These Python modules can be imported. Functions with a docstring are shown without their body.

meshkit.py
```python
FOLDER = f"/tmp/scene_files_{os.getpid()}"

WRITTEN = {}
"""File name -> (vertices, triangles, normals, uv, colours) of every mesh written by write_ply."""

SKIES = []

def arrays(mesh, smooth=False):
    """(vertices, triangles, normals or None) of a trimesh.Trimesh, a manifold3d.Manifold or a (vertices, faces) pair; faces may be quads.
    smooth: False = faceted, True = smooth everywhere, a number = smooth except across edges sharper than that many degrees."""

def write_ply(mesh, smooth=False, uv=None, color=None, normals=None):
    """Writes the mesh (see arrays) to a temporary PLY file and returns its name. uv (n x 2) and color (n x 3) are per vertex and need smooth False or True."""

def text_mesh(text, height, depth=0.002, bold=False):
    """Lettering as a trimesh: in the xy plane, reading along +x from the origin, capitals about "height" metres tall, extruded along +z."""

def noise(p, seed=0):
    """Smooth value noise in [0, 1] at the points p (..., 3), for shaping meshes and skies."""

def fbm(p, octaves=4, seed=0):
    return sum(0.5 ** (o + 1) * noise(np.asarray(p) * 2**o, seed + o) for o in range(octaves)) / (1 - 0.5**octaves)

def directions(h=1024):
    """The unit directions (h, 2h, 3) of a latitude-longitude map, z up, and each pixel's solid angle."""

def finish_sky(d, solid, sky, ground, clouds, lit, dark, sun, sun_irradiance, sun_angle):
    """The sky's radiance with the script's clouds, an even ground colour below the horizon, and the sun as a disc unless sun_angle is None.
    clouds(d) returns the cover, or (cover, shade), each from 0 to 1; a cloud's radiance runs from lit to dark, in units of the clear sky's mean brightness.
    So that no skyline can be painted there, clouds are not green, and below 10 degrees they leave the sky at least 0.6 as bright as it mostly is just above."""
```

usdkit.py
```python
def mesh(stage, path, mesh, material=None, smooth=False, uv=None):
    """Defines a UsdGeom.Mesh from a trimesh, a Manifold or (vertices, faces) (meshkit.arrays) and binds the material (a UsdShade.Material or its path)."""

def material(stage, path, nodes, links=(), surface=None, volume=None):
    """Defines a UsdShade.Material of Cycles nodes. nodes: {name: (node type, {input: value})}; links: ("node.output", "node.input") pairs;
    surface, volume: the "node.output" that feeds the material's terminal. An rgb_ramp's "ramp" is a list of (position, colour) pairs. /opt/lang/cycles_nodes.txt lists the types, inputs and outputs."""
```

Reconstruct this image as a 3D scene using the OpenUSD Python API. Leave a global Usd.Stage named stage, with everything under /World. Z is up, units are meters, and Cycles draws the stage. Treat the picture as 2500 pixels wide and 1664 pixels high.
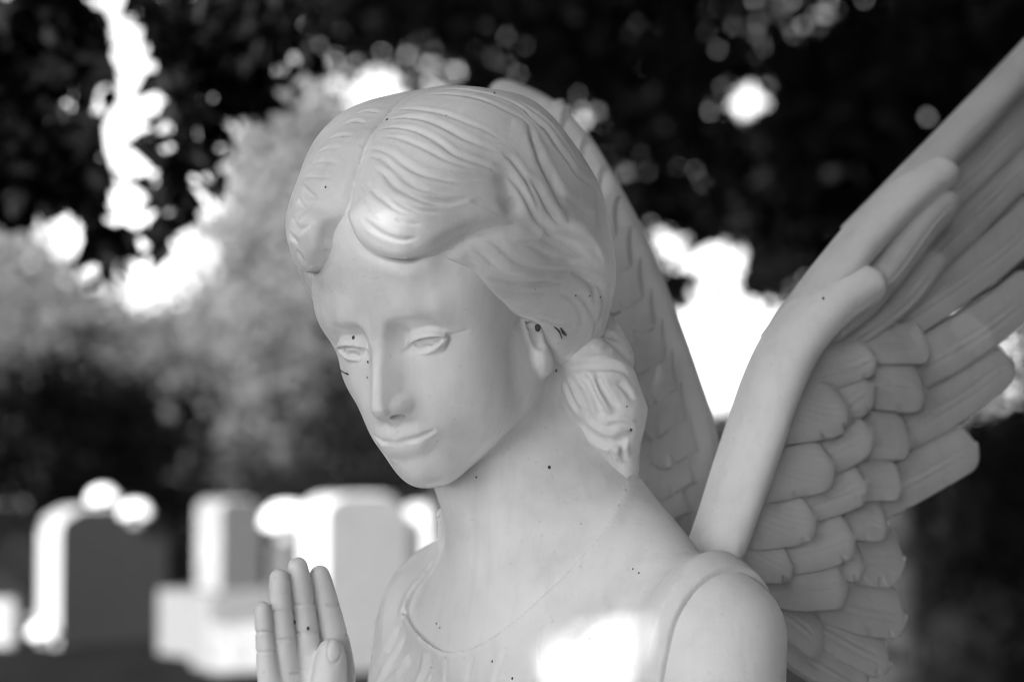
import math, random
import numpy as np, trimesh, manifold3d, shapely
from scipy.spatial import cKDTree
import usdkit, meshkit
from pxr import Usd, UsdGeom, UsdLux, UsdShade, Gf, Sdf

stage = Usd.Stage.CreateInMemory()
UsdGeom.SetStageUpAxis(stage, "Z")
UsdGeom.SetStageMetersPerUnit(stage, 1.0)
UsdGeom.Xform.Define(stage, "/World")
UsdGeom.Scope.Define(stage, "/World/Looks")

# ---------------------------------------------------------------- camera, sky, sun
cam = UsdGeom.Camera.Define(stage, "/World/camera")
cam.CreateFocalLengthAttr(70.0); cam.CreateHorizontalApertureAttr(36.0); cam.CreateVerticalApertureAttr(36.0 * 681 / 1024)
cam.CreateFStopAttr(3.9); cam.CreateFocusDistanceAttr(1.375); cam.CreateExposureAttr(1.95)
cam.AddTranslateOp().Set(Gf.Vec3d(0, 0, 1.5)); cam.AddRotateXOp().Set(92.3)
TO_SUN = np.array([-0.22, -0.92, 0.33]); TO_SUN /= np.linalg.norm(TO_SUN)
sky = UsdLux.DomeLight.Define(stage, "/World/sky")
sky_m = usdkit.material(stage, "/World/Looks/sky", {
    "t": ("sky_texture", {"sky_type": "single_scattering", "sun_disc": False, "sun_elevation": math.asin(TO_SUN[2]), "sun_rotation": math.atan2(TO_SUN[0], TO_SUN[1]), "aerosol_density": 0.8}),
    "g": ("rgb_to_bw", {}), "b": ("background_shader", {"strength": 0.10})}, [("t.color", "g.color"), ("g.val", "b.color")], surface="b.background")
UsdShade.MaterialBindingAPI.Apply(sky.GetPrim()).Bind(sky_m)
sky.GetPrim().SetCustomDataByKey("kind", "structure")
sun = UsdLux.DistantLight.Define(stage, "/World/sun")
sun.CreateNormalizeAttr(True); sun.CreateIntensityAttr(1.0); sun.CreateAngleAttr(0.5); sun.CreateColorAttr(Gf.Vec3f(1, 1, 1))
_z = TO_SUN; _x = np.cross([0, 0, 1.0], _z); _x /= np.linalg.norm(_x); _y = np.cross(_z, _x)
sun.AddTransformOp().Set(Gf.Matrix4d(*_x, 0, *_y, 0, *_z, 0, 0, 0, 0, 1))
# ---------------------------------------------------------------- sculpting kit: signed distances in millimetres
def sub3(p, c):
    return p - np.asarray(c, float)

def ell(p, c, r, rot=None):
    q = sub3(p, c)
    if rot is not None:
        q = q @ rot
    r = np.asarray(r, float)
    k0 = np.linalg.norm(q / r, axis=1)
    k1 = np.linalg.norm(q / (r * r), axis=1)
    return k0 * (k0 - 1.0) / np.maximum(k1, 1e-9)

def sph(p, c, r):
    return np.linalg.norm(sub3(p, c), axis=1) - r

def cone(p, a, b, ra, rb):
    a = np.asarray(a, float); b = np.asarray(b, float)
    ab = b - a
    t = np.clip(((p - a) @ ab) / (ab @ ab), 0, 1)
    return np.linalg.norm(p - a - t[:, None] * ab, axis=1) - (ra + (rb - ra) * t)

def chain(p, pts, k=0.0):
    """Round cones along (x, y, z, r) points."""
    d = None
    for a, b in zip(pts[:-1], pts[1:]):
        e = cone(p, a[:3], b[:3], a[3], b[3])
        d = e if d is None else (smin(d, e, k) if k else np.minimum(d, e))
    return d

def smin(a, b, k):
    h = np.clip(0.5 + 0.5 * (b - a) / k, 0, 1)
    return b + (a - b) * h - k * h * (1 - h)

def smax(a, b, k):
    return -smin(-a, -b, k)

def scut(a, b, k):
    """a without b."""
    return smax(a, -b, k)

def sstep(x, a, b):
    t = np.clip((x - a) / (b - a), 0, 1)
    return t * t * (3 - 2 * t)

def rotx(d):
    c, s = math.cos(math.radians(d)), math.sin(math.radians(d)); return np.array([[1, 0, 0], [0, c, -s], [0, s, c]])
def roty(d):
    c, s = math.cos(math.radians(d)), math.sin(math.radians(d)); return np.array([[c, 0, s], [0, 1, 0], [-s, 0, c]])
def rotz(d):
    c, s = math.cos(math.radians(d)), math.sin(math.radians(d)); return np.array([[c, -s, 0], [s, c, 0], [0, 0, 1]])

def net(f, lo, hi, h, B=8, slack=1.6):
    """Surface nets of f < 0 inside the box, evaluated only in blocks near the surface."""
    lo = np.asarray(lo, float); n = np.ceil((np.asarray(hi) - lo) / h / B).astype(int)
    bi = np.stack(np.meshgrid(*[np.arange(k) for k in n], indexing="ij"), -1).reshape(-1, 3)
    d = f(lo + (bi + 0.5) * B * h)
    bi = bi[np.abs(d) < B * h * 0.87 * slack]
    N = n * B + 2
    key = lambda c: (c[..., 0].astype(np.int64) * N[1] + c[..., 1]) * N[2] + c[..., 2]
    off = np.stack(np.meshgrid(*[np.arange(B + 1)] * 3, indexing="ij"), -1).reshape(-1, 3)
    vals = np.concatenate([f(lo + ((b[:, None] * B + off[None]).reshape(-1, 3)) * h) for b in np.array_split(bi, max(1, len(bi) // 400))])
    V = vals.reshape(len(bi), B + 1, B + 1, B + 1)
    S = V < 0
    cs = sum(S[:, i:B + i, j:B + j, k:B + k].astype(np.int8) for i in (0, 1) for j in (0, 1) for k in (0, 1))
    bb, ci, cj, ck = np.nonzero((cs > 0) & (cs < 8))
    cell = bi[bb] * B + np.stack([ci, cj, ck], 1)
    corner = {(i, j, k): V[bb, ci + i, cj + j, ck + k] for i in (0, 1) for j in (0, 1) for k in (0, 1)}
    acc = np.zeros((len(bb), 3)); cnt = np.zeros(len(bb))
    for ax in range(3):
        for u in (0, 1):
            for w in (0, 1):
                c0 = [u, w]; c0.insert(ax, 0); c1 = list(c0); c1[ax] = 1
                a, b = corner[tuple(c0)], corner[tuple(c1)]
                m = (a < 0) != (b < 0)
                t = np.where(m, a / np.where(m, a - b, 1), 0)
                pt = np.tile(np.array(c0, float), (len(bb), 1)); pt[:, ax] += t
                acc += pt * m[:, None]; cnt += m
    vert = lo + (cell + acc / cnt[:, None]) * h
    ids = key(cell); order = np.argsort(ids); sid = ids[order]
    faces = []
    for ax in range(3):
        sl0 = [slice(None)] + [slice(0, B)] * 3; sl1 = list(sl0); sl1[ax + 1] = slice(1, B + 1)
        a, b = S[tuple(sl0)], S[tuple(sl1)]
        bb2, i, j, k = np.nonzero(a != b)
        flip = a[bb2, i, j, k]
        g = bi[bb2] * B + np.stack([i, j, k], 1)
        u, w = [(1, 2), (2, 0), (0, 1)][ax]
        quad = []
        ok = np.ones(len(g), bool)
        for du, dw in ((-1, -1), (0, -1), (0, 0), (-1, 0)):
            c = g.copy(); c[:, u] += du; c[:, w] += dw
            kk = key(c); pos = np.clip(np.searchsorted(sid, kk), 0, len(sid) - 1)
            ok &= (sid[pos] == kk) & (c.min(1) >= 0)
            quad.append(order[pos])
        q = np.stack(quad, 1); q[~flip] = q[~flip][:, ::-1]
        faces.append(q[ok])
    q = np.vstack(faces)
    return vert, np.vstack([q[:, [0, 1, 2]], q[:, [0, 2, 3]]])

def grad(f, p, e=0.05):
    return np.stack([f(p + np.eye(3)[k] * e) - f(p - np.eye(3)[k] * e) for k in range(3)], 1) / (2 * e)

def project(f, v, steps=2, limit=1.5):
    for _ in range(steps):
        d = f(v); g = grad(f, v)
        s = (d / np.maximum((g * g).sum(1), 0.15))[:, None] * g
        L = np.linalg.norm(s, axis=1, keepdims=True)
        v = v - s * np.minimum(1, limit / np.maximum(L, 1e-9))
    return v

def refine(v, f, mark):
    """Splits the triangles marked (bool per face) in four and closes the ring round them."""
    e = np.sort(np.vstack([f[:, [0, 1]], f[:, [1, 2]], f[:, [2, 0]]]), 1)
    code = e[:, 0].astype(np.int64) * len(v) + e[:, 1]
    uq, inv = np.unique(code, return_inverse=True)
    inv = inv.reshape(3, -1).T
    hit = np.zeros(len(uq), bool); hit[inv[mark].ravel()] = True
    idx = np.full(len(uq), -1); idx[hit] = len(v) + np.arange(hit.sum())
    a, b = uq[hit] // len(v), uq[hit] % len(v)
    nv = np.vstack([v, (v[a] + v[b]) / 2])
    m = idx[inv]; k = (m >= 0).sum(1); out = [f[k == 0]]
    A = k == 3
    t, mm = f[A], m[A]
    out += [np.stack([t[:, 0], mm[:, 0], mm[:, 2]], 1), np.stack([t[:, 1], mm[:, 1], mm[:, 0]], 1), np.stack([t[:, 2], mm[:, 2], mm[:, 1]], 1), mm]
    for r in range(3):
        c = [r, (r + 1) % 3, (r + 2) % 3]
        A = (k == 1) & (m[:, r] >= 0)
        t, mm = f[A][:, c], m[A][:, r]
        out += [np.stack([t[:, 0], mm, t[:, 2]], 1), np.stack([mm, t[:, 1], t[:, 2]], 1)]
        A = (k == 2) & (m[:, c[2]] < 0)
        t, m0, m1 = f[A][:, c], m[A][:, c[0]], m[A][:, c[1]]
        out += [np.stack([t[:, 0], m0, t[:, 2]], 1), np.stack([m0, t[:, 1], m1], 1), np.stack([m0, m1, t[:, 2]], 1)]
    return nv, np.vstack(out)

def normals(v, f):
    n = np.zeros_like(v); fn = np.cross(v[f[:, 1]] - v[f[:, 0]], v[f[:, 2]] - v[f[:, 0]])
    for k in range(3):
        np.add.at(n, f[:, k], fn)
    return n / np.maximum(np.linalg.norm(n, axis=1, keepdims=True), 1e-12)

def bez(pts, n=24):
    """A smooth curve through the points (centripetal-free Catmull-Rom)."""
    p = np.asarray(pts, float)
    q = np.vstack([2 * p[0] - p[1], p, 2 * p[-1] - p[-2]])
    out = []
    per = max(2, n // (len(p) - 1))
    for i in range(1, len(q) - 2):
        t = np.linspace(0, 1, per, endpoint=False)[:, None]
        a, b, c, d = q[i - 1], q[i], q[i + 1], q[i + 2]
        out.append(0.5 * ((2 * b) + (-a + c) * t + (2 * a - 5 * b + 4 * c - d) * t ** 2 + (-a + 3 * b - 3 * c + d) * t ** 3))
    return np.vstack(out + [p[-1:]])
# ---------------------------------------------------------------- the angel's head (x: her left, y: back, z: up; eyes at z = 0)
HEAD_R = np.array([[0.87936, 0.42037, -0.22363], [-0.47107, 0.83652, -0.27987], [0.06942, 0.35145, 0.93363]])
HEAD_T = np.array([-51.6, 1441.5, 1584.7])
to_head = lambda p: (p - HEAD_T) @ HEAD_R
from_head = lambda p: p @ HEAD_R.T + HEAD_T

EYE_C, EYE_R = np.array([30.0, -72.6, -2.8]), 12.4

def local(d, a, c, R, fn):
    """Applies fn(d, points) only to the points within R of c."""
    m = ((a - np.asarray(c, float)) ** 2).sum(1) < R * R
    if m.any():
        d = d.copy(); d[m] = fn(d[m], a[m])
    return d

def eye(d, a):
    d = scut(d, ell(a, (29, -99, 1), (21, 18, 12), rotz(16)), 9)
    d = scut(d, ell(a, (16, -97, 4), (6, 15, 9)), 8)
    e = (a - EYE_C) @ rotz(10) * np.array([0.80, 1, 1])      # the lids run wider than the ball
    r = np.linalg.norm(e, axis=1); rr = np.maximum(r, 1e-6)
    g = np.array([-0.10, -0.88, -0.36]); g /= np.linalg.norm(g)
    ang = np.degrees(np.arccos(np.clip((e @ g) / rr, -1, 1)))
    carve = 1.1 * np.exp(-((ang - 29) / 4.0) ** 2) + 2.4 * np.exp(-(ang / 11.0) ** 4) + 0.3 * np.exp(-((ang - 15) / 5) ** 2)
    ball = r - EYE_R + carve
    az = np.degrees(np.arctan2(e[:, 0], -e[:, 1])); el = np.degrees(np.arcsin(np.clip(e[:, 2] / rr, -1, 1)))
    t = np.clip((az + 58) / 98, -0.2, 1.2)           # 0 at the inner corner, 1 at the outer
    sn = np.clip(np.sin(np.pi * np.clip(t, 0, 1)), 0, 1)
    up = -15 + 12 * t + 16.5 * sn ** 0.7
    dn = -15 + 12 * t - 21 * sn ** 0.85
    m = np.minimum(up - el, el - dn) * 0.22
    fade = sstep(az, -66, -48) * (1 - sstep(az, 40, 64))
    ridge = 0.6 * np.exp(-((m + 1.2) / 1.1) ** 2) * fade     # thick lid rims
    fold = 1.9 * sstep(el - up, 11, 22) * (0.4 + 0.6 * sstep(t, 0.05, 0.35))
    d = smin(d, smax(r - (EYE_R + 2.5 * (0.25 + 0.75 * fade) + ridge - fold), m, 0.9), 1.2)
    d = scut(d, np.maximum(np.maximum(-m, r - 22), e[:, 1]), 1.5)
    return np.minimum(d, ball)

NOSE_Z = [-60, -48, -43, -39, -31, -24, -12, -3, 6, 16, 26]
NOSE_Y = [-117, -117, -118.5, -118.3, -115.5, -112, -105.5, -100.3, -96.6, -94, -86]
NOSE_W = [4, 4, 4.2, 4.0, 3.2, 3.0, 3.0, 3.6, 4.8, 6, 7]

def nose_mouth(d, a, q):
    yf = np.interp(q[:, 2], NOSE_Z, NOSE_Y); w = np.interp(q[:, 2], NOSE_Z, NOSE_W)
    sl = np.interp(q[:, 2], [-45, -20, 0, 20], [0.50, 0.52, 0.55, 0.8])
    n = smax(yf - q[:, 1], (a[:, 0] - w - (q[:, 1] - yf) * sl) * 0.88, 3.0)
    n = smax(n, -(q[:, 2] + 43.5) * 0.88 - (q[:, 1] + 116) * 0.42, 5.0)
    n = np.maximum(np.maximum(n, q[:, 1] + 80), q[:, 2] - 34)
    d = smin(d, n, 7)
    d = smin(d, ell(a, (8.8, -100.5, -42.0), (5.2, 9.0, 6.0), rotz(-20)), 4.5)
    d = smin(d, cone(q, (0, -111.5, -44), (0, -99, -51), 3.6, 4.4), 4)
    d = scut(d, ell(a, (6.6, -103.8, -47.6), (2.9, 5.8, 4.8), rotz(-20)), 2)
    up = chain(a, [(21.5, -87.5, -65.5, 1.8), (14, -93.8, -64.8, 3.2), (6, -97.4, -64.2, 3.9), (0, -97.8, -65.2, 3.8)], 3)
    lo = chain(a, [(20, -88.3, -68.0, 2.2), (12, -92.8, -72.0, 4.6), (0, -95.4, -74.0, 5.5)], 5)
    d = smin(d, up, 8)
    d = smin(d, lo, 7)
    d = scut(d, chain(a, [(25, -93.2, -65.2, 1.2), (21, -95.2, -66.0, 1.5), (14.5, -99.4, -67.4, 1.8), (6, -103.2, -67.9, 1.9), (0, -104.2, -69.4, 1.9)]), 2.0)
    return d

def face_sdf(q):
    """Bare head without hair in head space (millimetres)."""
    q = q.copy(); q[:, 0] *= np.where(q[:, 0] < 0, 1 + 0.05 * sstep(-q[:, 2], -25, 15), 1.0)     # her right cheek is a little slimmer
    a = q.copy(); a[:, 0] = np.abs(a[:, 0])
    d = ell(q, (0, 4, 35), (72, 91, 75))
    d = smin(d, ell(q, (0, -22, 32), (70, 72.5, 54)), 14)
    d = smin(d, ell(q, (0, -21, 64), (71, 69, 56)), 14)
    d = smin(d, ell(q, (0, -30, -22), (57, 61, 64)), 20)
    d = smin(d, ell(q, (0, -45, -64), (40.5, 45, 42)), 18)
    d = smin(d, cone(a, (40, -10, -62), (7, -70, -92), 17, 13), 20)
    d = smin(d, ell(a, (0, -75, -92), (17.5, 20, 18.5)), 12)
    d = smin(d, ell(a, (37, -54, -25), (20, 22, 20)), 22)
    d = smin(d, ell(a, (22, -62, -44), (18.5, 18, 26)), 20)
    d = smin(d, ell(a, (44, -28, -46), (13, 22, 28)), 20)
    d = smin(d, ell(a, (51, -2, -40), (15, 20, 30)), 18)
    d = smin(d, ell(a, (53, -38, 16), (15, 30, 30)), 18)
    d = smin(d, chain(a, [(6, -80.5, 14, 10), (22, -80, 18, 9), (38, -73, 18, 7.5), (46, -64, 15, 6)], 6), 18)
    d = smin(d, ell(q, (0, -72, -64), (31, 23.5, 26)), 20)
    d = smin(d, ell(q, (38, -50, -56), (21, 24, 32)), 18)          # fuller left cheek and jaw
    d = smin(d, cone(q, (46, -16, -64), (12, -66, -92), 19, 16), 16)
    d = local(d, a, (29, -85, 2), 50, eye)
    m = ((q - np.array([0, -96, -40.0])) ** 2).sum(1) < 66 ** 2
    if m.any():
        d[m] = nose_mouth(d[m], a[m], q[m])
    def ear(d, a):
        e = smin(ell(a, (69.5, 2, -50), (8.5, 12, 12), rotz(15)), ell(a, (67, 6, -28), (6, 15, 22), rotz(20)), 5)
        e = scut(e, cone(a, (80, -6, -22), (58, 0, -22), 4.2, 3.6), 2)
        return smin(d, scut(e, ell(a, (74, -3, -30), (7, 7, 10)), 3), 5)
    return local(d, a, (66, 4, -32), 50, ear)
# ---------------------------------------------------------------- hair: a relief over the skull, drawn on a side-view sketch (u: back, v: up; degrees from her ear axis)
from scipy.interpolate import RBFInterpolator
from scipy.ndimage import map_coordinates, gaussian_filter
HAIR_C = np.array([0.0, 5.0, 25.0])

def hair_base(q):
    return smin(ell(q, (0, 6, 36), (74, 94, 77)), ell(q, (0, 14, -8), (66, 66, 52)), 25)

def hair_uv(q):
    a = q - HAIR_C
    a[:, 0] = np.abs(a[:, 0] + 9 * sstep(-q[:, 1], 55, 92));   # the parting runs a little to her right
    a /= np.maximum(np.linalg.norm(a, axis=1, keepdims=True), 1e-9)
    th = np.degrees(np.arccos(np.clip(a[:, 0], -1, 1)))
    return th[:, None] * a[:, 1:] / np.maximum(np.hypot(a[:, 1], a[:, 2]), 1e-9)[:, None]

GRID = 0.4
GN = int(200 / GRID) + 1
GU, GV = np.meshgrid(np.linspace(-100, 100, GN), np.linspace(-100, 100, GN), indexing="ij")

def look_up(field, uv):
    return map_coordinates(field, (uv.T + 100) / GRID, order=1, mode="nearest")

# thickness of the hair over the skull in millimetres at points of the sketch: (u, v, mm)
HAIR_T = [(9, 90, 36.6), (-14, 89, 31.0), (-34, 83, 30.6), (-52, 73, 26.9), (-64, 63, 21.4), (-70, 56, 17.8), (0, -5, 24.0), (0, 25, 33.0), (-30, 55, 34.0), (-20, 12, 24.0), (15, -30, 28.0), (60, 0, 50.0), (60, 60, 50.0), (75, -20, 44.0), (60, -40, 40.0), (40, -60, 24.0), (50, 80, 50.0), (-74, 49, 24.8), (-77, 38, 22.3), (-75, 31, 20.6), (-71, 25, 19.7), (-65, 21, 19.3), (-60, 20, 19.4), (-52, 16, 16.9), (-43, 3, 15.4), (-36, -9, 13.4), (-18, -23, 6.4), (-14, -28, 5.4), (-70, 40, 29.4), (-62, 34, 29.1), (37, 69, 44.7), (36, 49, 52.8), (38, 29, 49.8), (40, 10, 51.8), (39, -3, 50.7), (36, -20, 51.4), (34, -31, 49.7), (26, -44, 46.5), (6, 69, 45.6), (-6, 59, 42.5), (-21, 46, 32.6), (-35, 35, 29.3), (-41, 31, 26.0)]

def thickness_field():
    s = np.array(HAIR_T, float)
    g = slice(None, None, 5)
    rb = RBFInterpolator(s[:, :2], s[:, 2], smoothing=2.0, kernel="thin_plate_spline")
    coarse = rb(np.stack([GU[g, g].ravel(), GV[g, g].ravel()], 1)).reshape(GU[g, g].shape)
    return map_coordinates(coarse, np.stack([(GU + 100) / GRID / 5, (GV + 100) / GRID / 5]).reshape(2, -1), order=1, mode="nearest").reshape(GU.shape)
HAIR_LINES = [
    (1.7, 1.8, [(-56.6, 58.6), (-57.3, 49.7), (-56.8, 42.1), (-55.3, 37.3), (-52.6, 34.9)]),
    (1.6, 1.7, [(-55.0, 43.4), (-52.8, 38.1), (-49.8, 34.7), (-45.3, 32.6)]),
    (2.4, 2.2, [(-50.8, 62.9), (-50.5, 56.2), (-51.1, 48.8), (-50.0, 43.4), (-47.6, 39.1), (-44.4, 36.2), (-40.2, 35.0), (-35.2, 34.6)]),
    (1.8, 2.2, [(-46.9, 72.2), (-46.1, 64.9), (-47.0, 58.3), (-47.5, 51.7), (-47.3, 45.8), (-45.5, 42.0), (-42.6, 39.6), (-39.2, 38.5)]),
    (1.7, 2.2, [(-42.9, 77.1), (-42.7, 70.8), (-43.0, 64.7), (-43.9, 58.5), (-43.5, 52.4), (-41.7, 47.9), (-38.6, 44.6), (-33.1, 41.1), (-24.6, 37.7)]),
    (1.5, 2.2, [(-29.3, 81.9), (-27.9, 73.8), (-27.5, 67.4), (-27.6, 61.6), (-27.6, 56.3), (-27.3, 51.0), (-24.1, 46.6), (-19.3, 41.6), (-14.2, 36.1)]),
    (1.2, 2.0, [(-35.4, 75.7), (-34.3, 68.7), (-33.9, 61.6), (-33.1, 55.4), (-31.6, 50.5), (-27.3, 45.0), (-21.4, 41.1)]),
    (1.7, 2.4, [(-20.0, 83.9), (-19.7, 76.0), (-19.5, 68.7), (-19.6, 62.5), (-18.9, 56.0), (-16.3, 50.5), (-12.3, 44.9)]),
    (1.0, 1.8, [(-10.0, 85.2), (-13.5, 73.4), (-13.2, 64.8), (-11.8, 57.8), (-9.5, 53.0), (-7.3, 47.6)]),
    (0.9, 2.0, [(1.0, 79.9), (1.4, 69.1), (4.9, 59.7), (7.3, 53.1), (10.4, 47.3), (10.4, 41.5)]),
    (1.3, 2.0, [(6.7, 78.9), (7.7, 68.6), (13.2, 59.6), (16.6, 52.1), (16.6, 45.9), (16.3, 39.1), (16.2, 33.8), (19.1, 27.6)]),
    (1.9, 1.8, [(-66.4, 41.5), (-65.9, 36.4), (-64.1, 31.7), (-60.7, 28.0), (-55.0, 26.4)]),
    (1.2, 1.3, [(-58.5, 35.6), (-55.9, 32.6), (-51.8, 30.7)]),
    (0.7, 1.6, [(-59.5, 63.0), (-61.1, 49.5), (-62.4, 40.2), (-61.1, 34.9)]),
    (1.6, 2.4, [(-35.3, 33.4), (-31.5, 30.7), (-28.8, 27.8), (-26.1, 24.4)]),
    (3.0, 3.6, [(10.5, 44.6), (6.5, 40.6), (4.6, 34.4), (4.6, 28.7), (5.2, 22.7), (6.8, 16.9), (11.8, 9.8)]),
    (2.0, 2.6, [(-13.3, 37.0), (-12.2, 32.2), (-11.1, 26.4), (-10.5, 21.3), (-7.8, 15.0), (-2.6, 10.2), (6.6, 5.2)]),
    (2.2, 2.6, [(-7.4, 33.4), (-4.5, 28.8), (-3.2, 23.6), (-1.7, 17.7), (1.9, 12.2), (6.4, 8.2)]),
    (1.9, 2.4, [(6.5, 28.5), (6.7, 23.3), (9.5, 18.1), (15.3, 13.1), (24.3, 7.7)]),
    (2.0, 2.2, [(14.8, 49.1), (18.4, 40.9), (18.0, 34.9), (19.1, 28.7), (21.3, 22.2), (28.8, 15.7)]),
    (1.7, 1.8, [(19.5, 53.3), (21.6, 47.3), (23.3, 41.1), (24.4, 33.3), (24.8, 25.6), (28.4, 18.1)]),
    (1.5, 2.2, [(-10.5, 43.4), (-8.2, 38.6), (-7.4, 33.4), (-7.4, 27.5), (-7.2, 20.2)]),
    (1.9, 2.4, [(-40.3, 22.2), (-35.6, 19.8), (-31.5, 15.6), (-28.5, 10.7), (-24.7, 5.4), (-17.8, 0.4), (-8.1, -4.5), (1.0, -6.9), (7.9, -8.2)]),
    (1.3, 2.0, [(-45.1, 19.5), (-41.0, 17.3), (-37.1, 11.7), (-33.4, 5.6), (-28.5, 0.4), (-21.3, -3.5)]),
    (1.3, 1.5, [(-54.5, 19.4), (-50.4, 19.7), (-46.8, 18.9)]),
    (0.9, 1.4, [(-52.6, 17.9), (-47.9, 17.3), (-44.4, 13.9), (-41.2, 8.4)]),
    (2.8, 1.9, [(-39.1, 2.6), (-31.9, -1.7), (-19.8, -7.1), (-6.8, -10.7), (2.9, -12.9)]),
    (1.8, 2.4, [(-24.8, 12.6), (-15.4, 8.2), (-8.4, 2.7), (-2.0, -1.3), (6.8, -4.7), (14.5, -6.5)]),
    (2.0, 2.4, [(-1.8, 9.3), (5.7, 4.9), (15.0, -0.6), (20.9, -6.0), (24.3, -11.1)]),
    (2.0, 2.6, [(6.4, -9.1), (13.3, -12.9), (18.5, -17.9), (20.7, -23.2), (20.5, -27.3)]),
    (1.2, 2.0, [(-9.6, 12.5), (-1.3, 7.3), (7.8, -0.1), (16.3, -7.0)]),
    (1.2, 2.6, [(7.1, -18.6), (13.7, -21.2), (19.6, -27.7), (22.0, -33.2), (21.8, -37.6), (20.1, -43.1)]),
    (1.8, 2.4, [(7.8, -9.4), (18.8, -15.4), (24.2, -21.9), (25.7, -27.4), (23.7, -32.7), (20.5, -38.7)]),
    (0.9, 2.4, [(2.1, -17.5), (9.2, -21.1), (15.0, -28.0), (15.9, -34.1)]),
    (1.0, 1.6, [(-8.3, -27.6), (-1.4, -30.2), (5.0, -32.1), (11.0, -31.5)]),
    (3.5, 9.0, [(-13.2, 40.8), (-16.6, 33.3), (-20.6, 25.5), (-27.2, 22.3)]),
    (2.5, 8.0, [(-18.3, 29.0), (-16.3, 20.9), (-8.9, 11.7)]),
    (2.5, 6.0, [(5.2, 13.4), (14.0, 10.2), (22.8, 4.8)]),
    (-2.5, 12.0, [(-62.7, 52.1), (-62.0, 36.1), (-55.1, 29.3)]),
    (-2.0, 7.0, [(-35.8, 8.5), (-20.5, -2.3), (-1.2, -9.0)]),
    (-2.0, 8.0, [(-42.3, 8.9), (-33.3, -8.7), (-7.2, -18.7)]),
    (-1.5, 9.0, [(6.3, 36.0), (4.0, 43.0), (1.9, 48.3)]),
]
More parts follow.
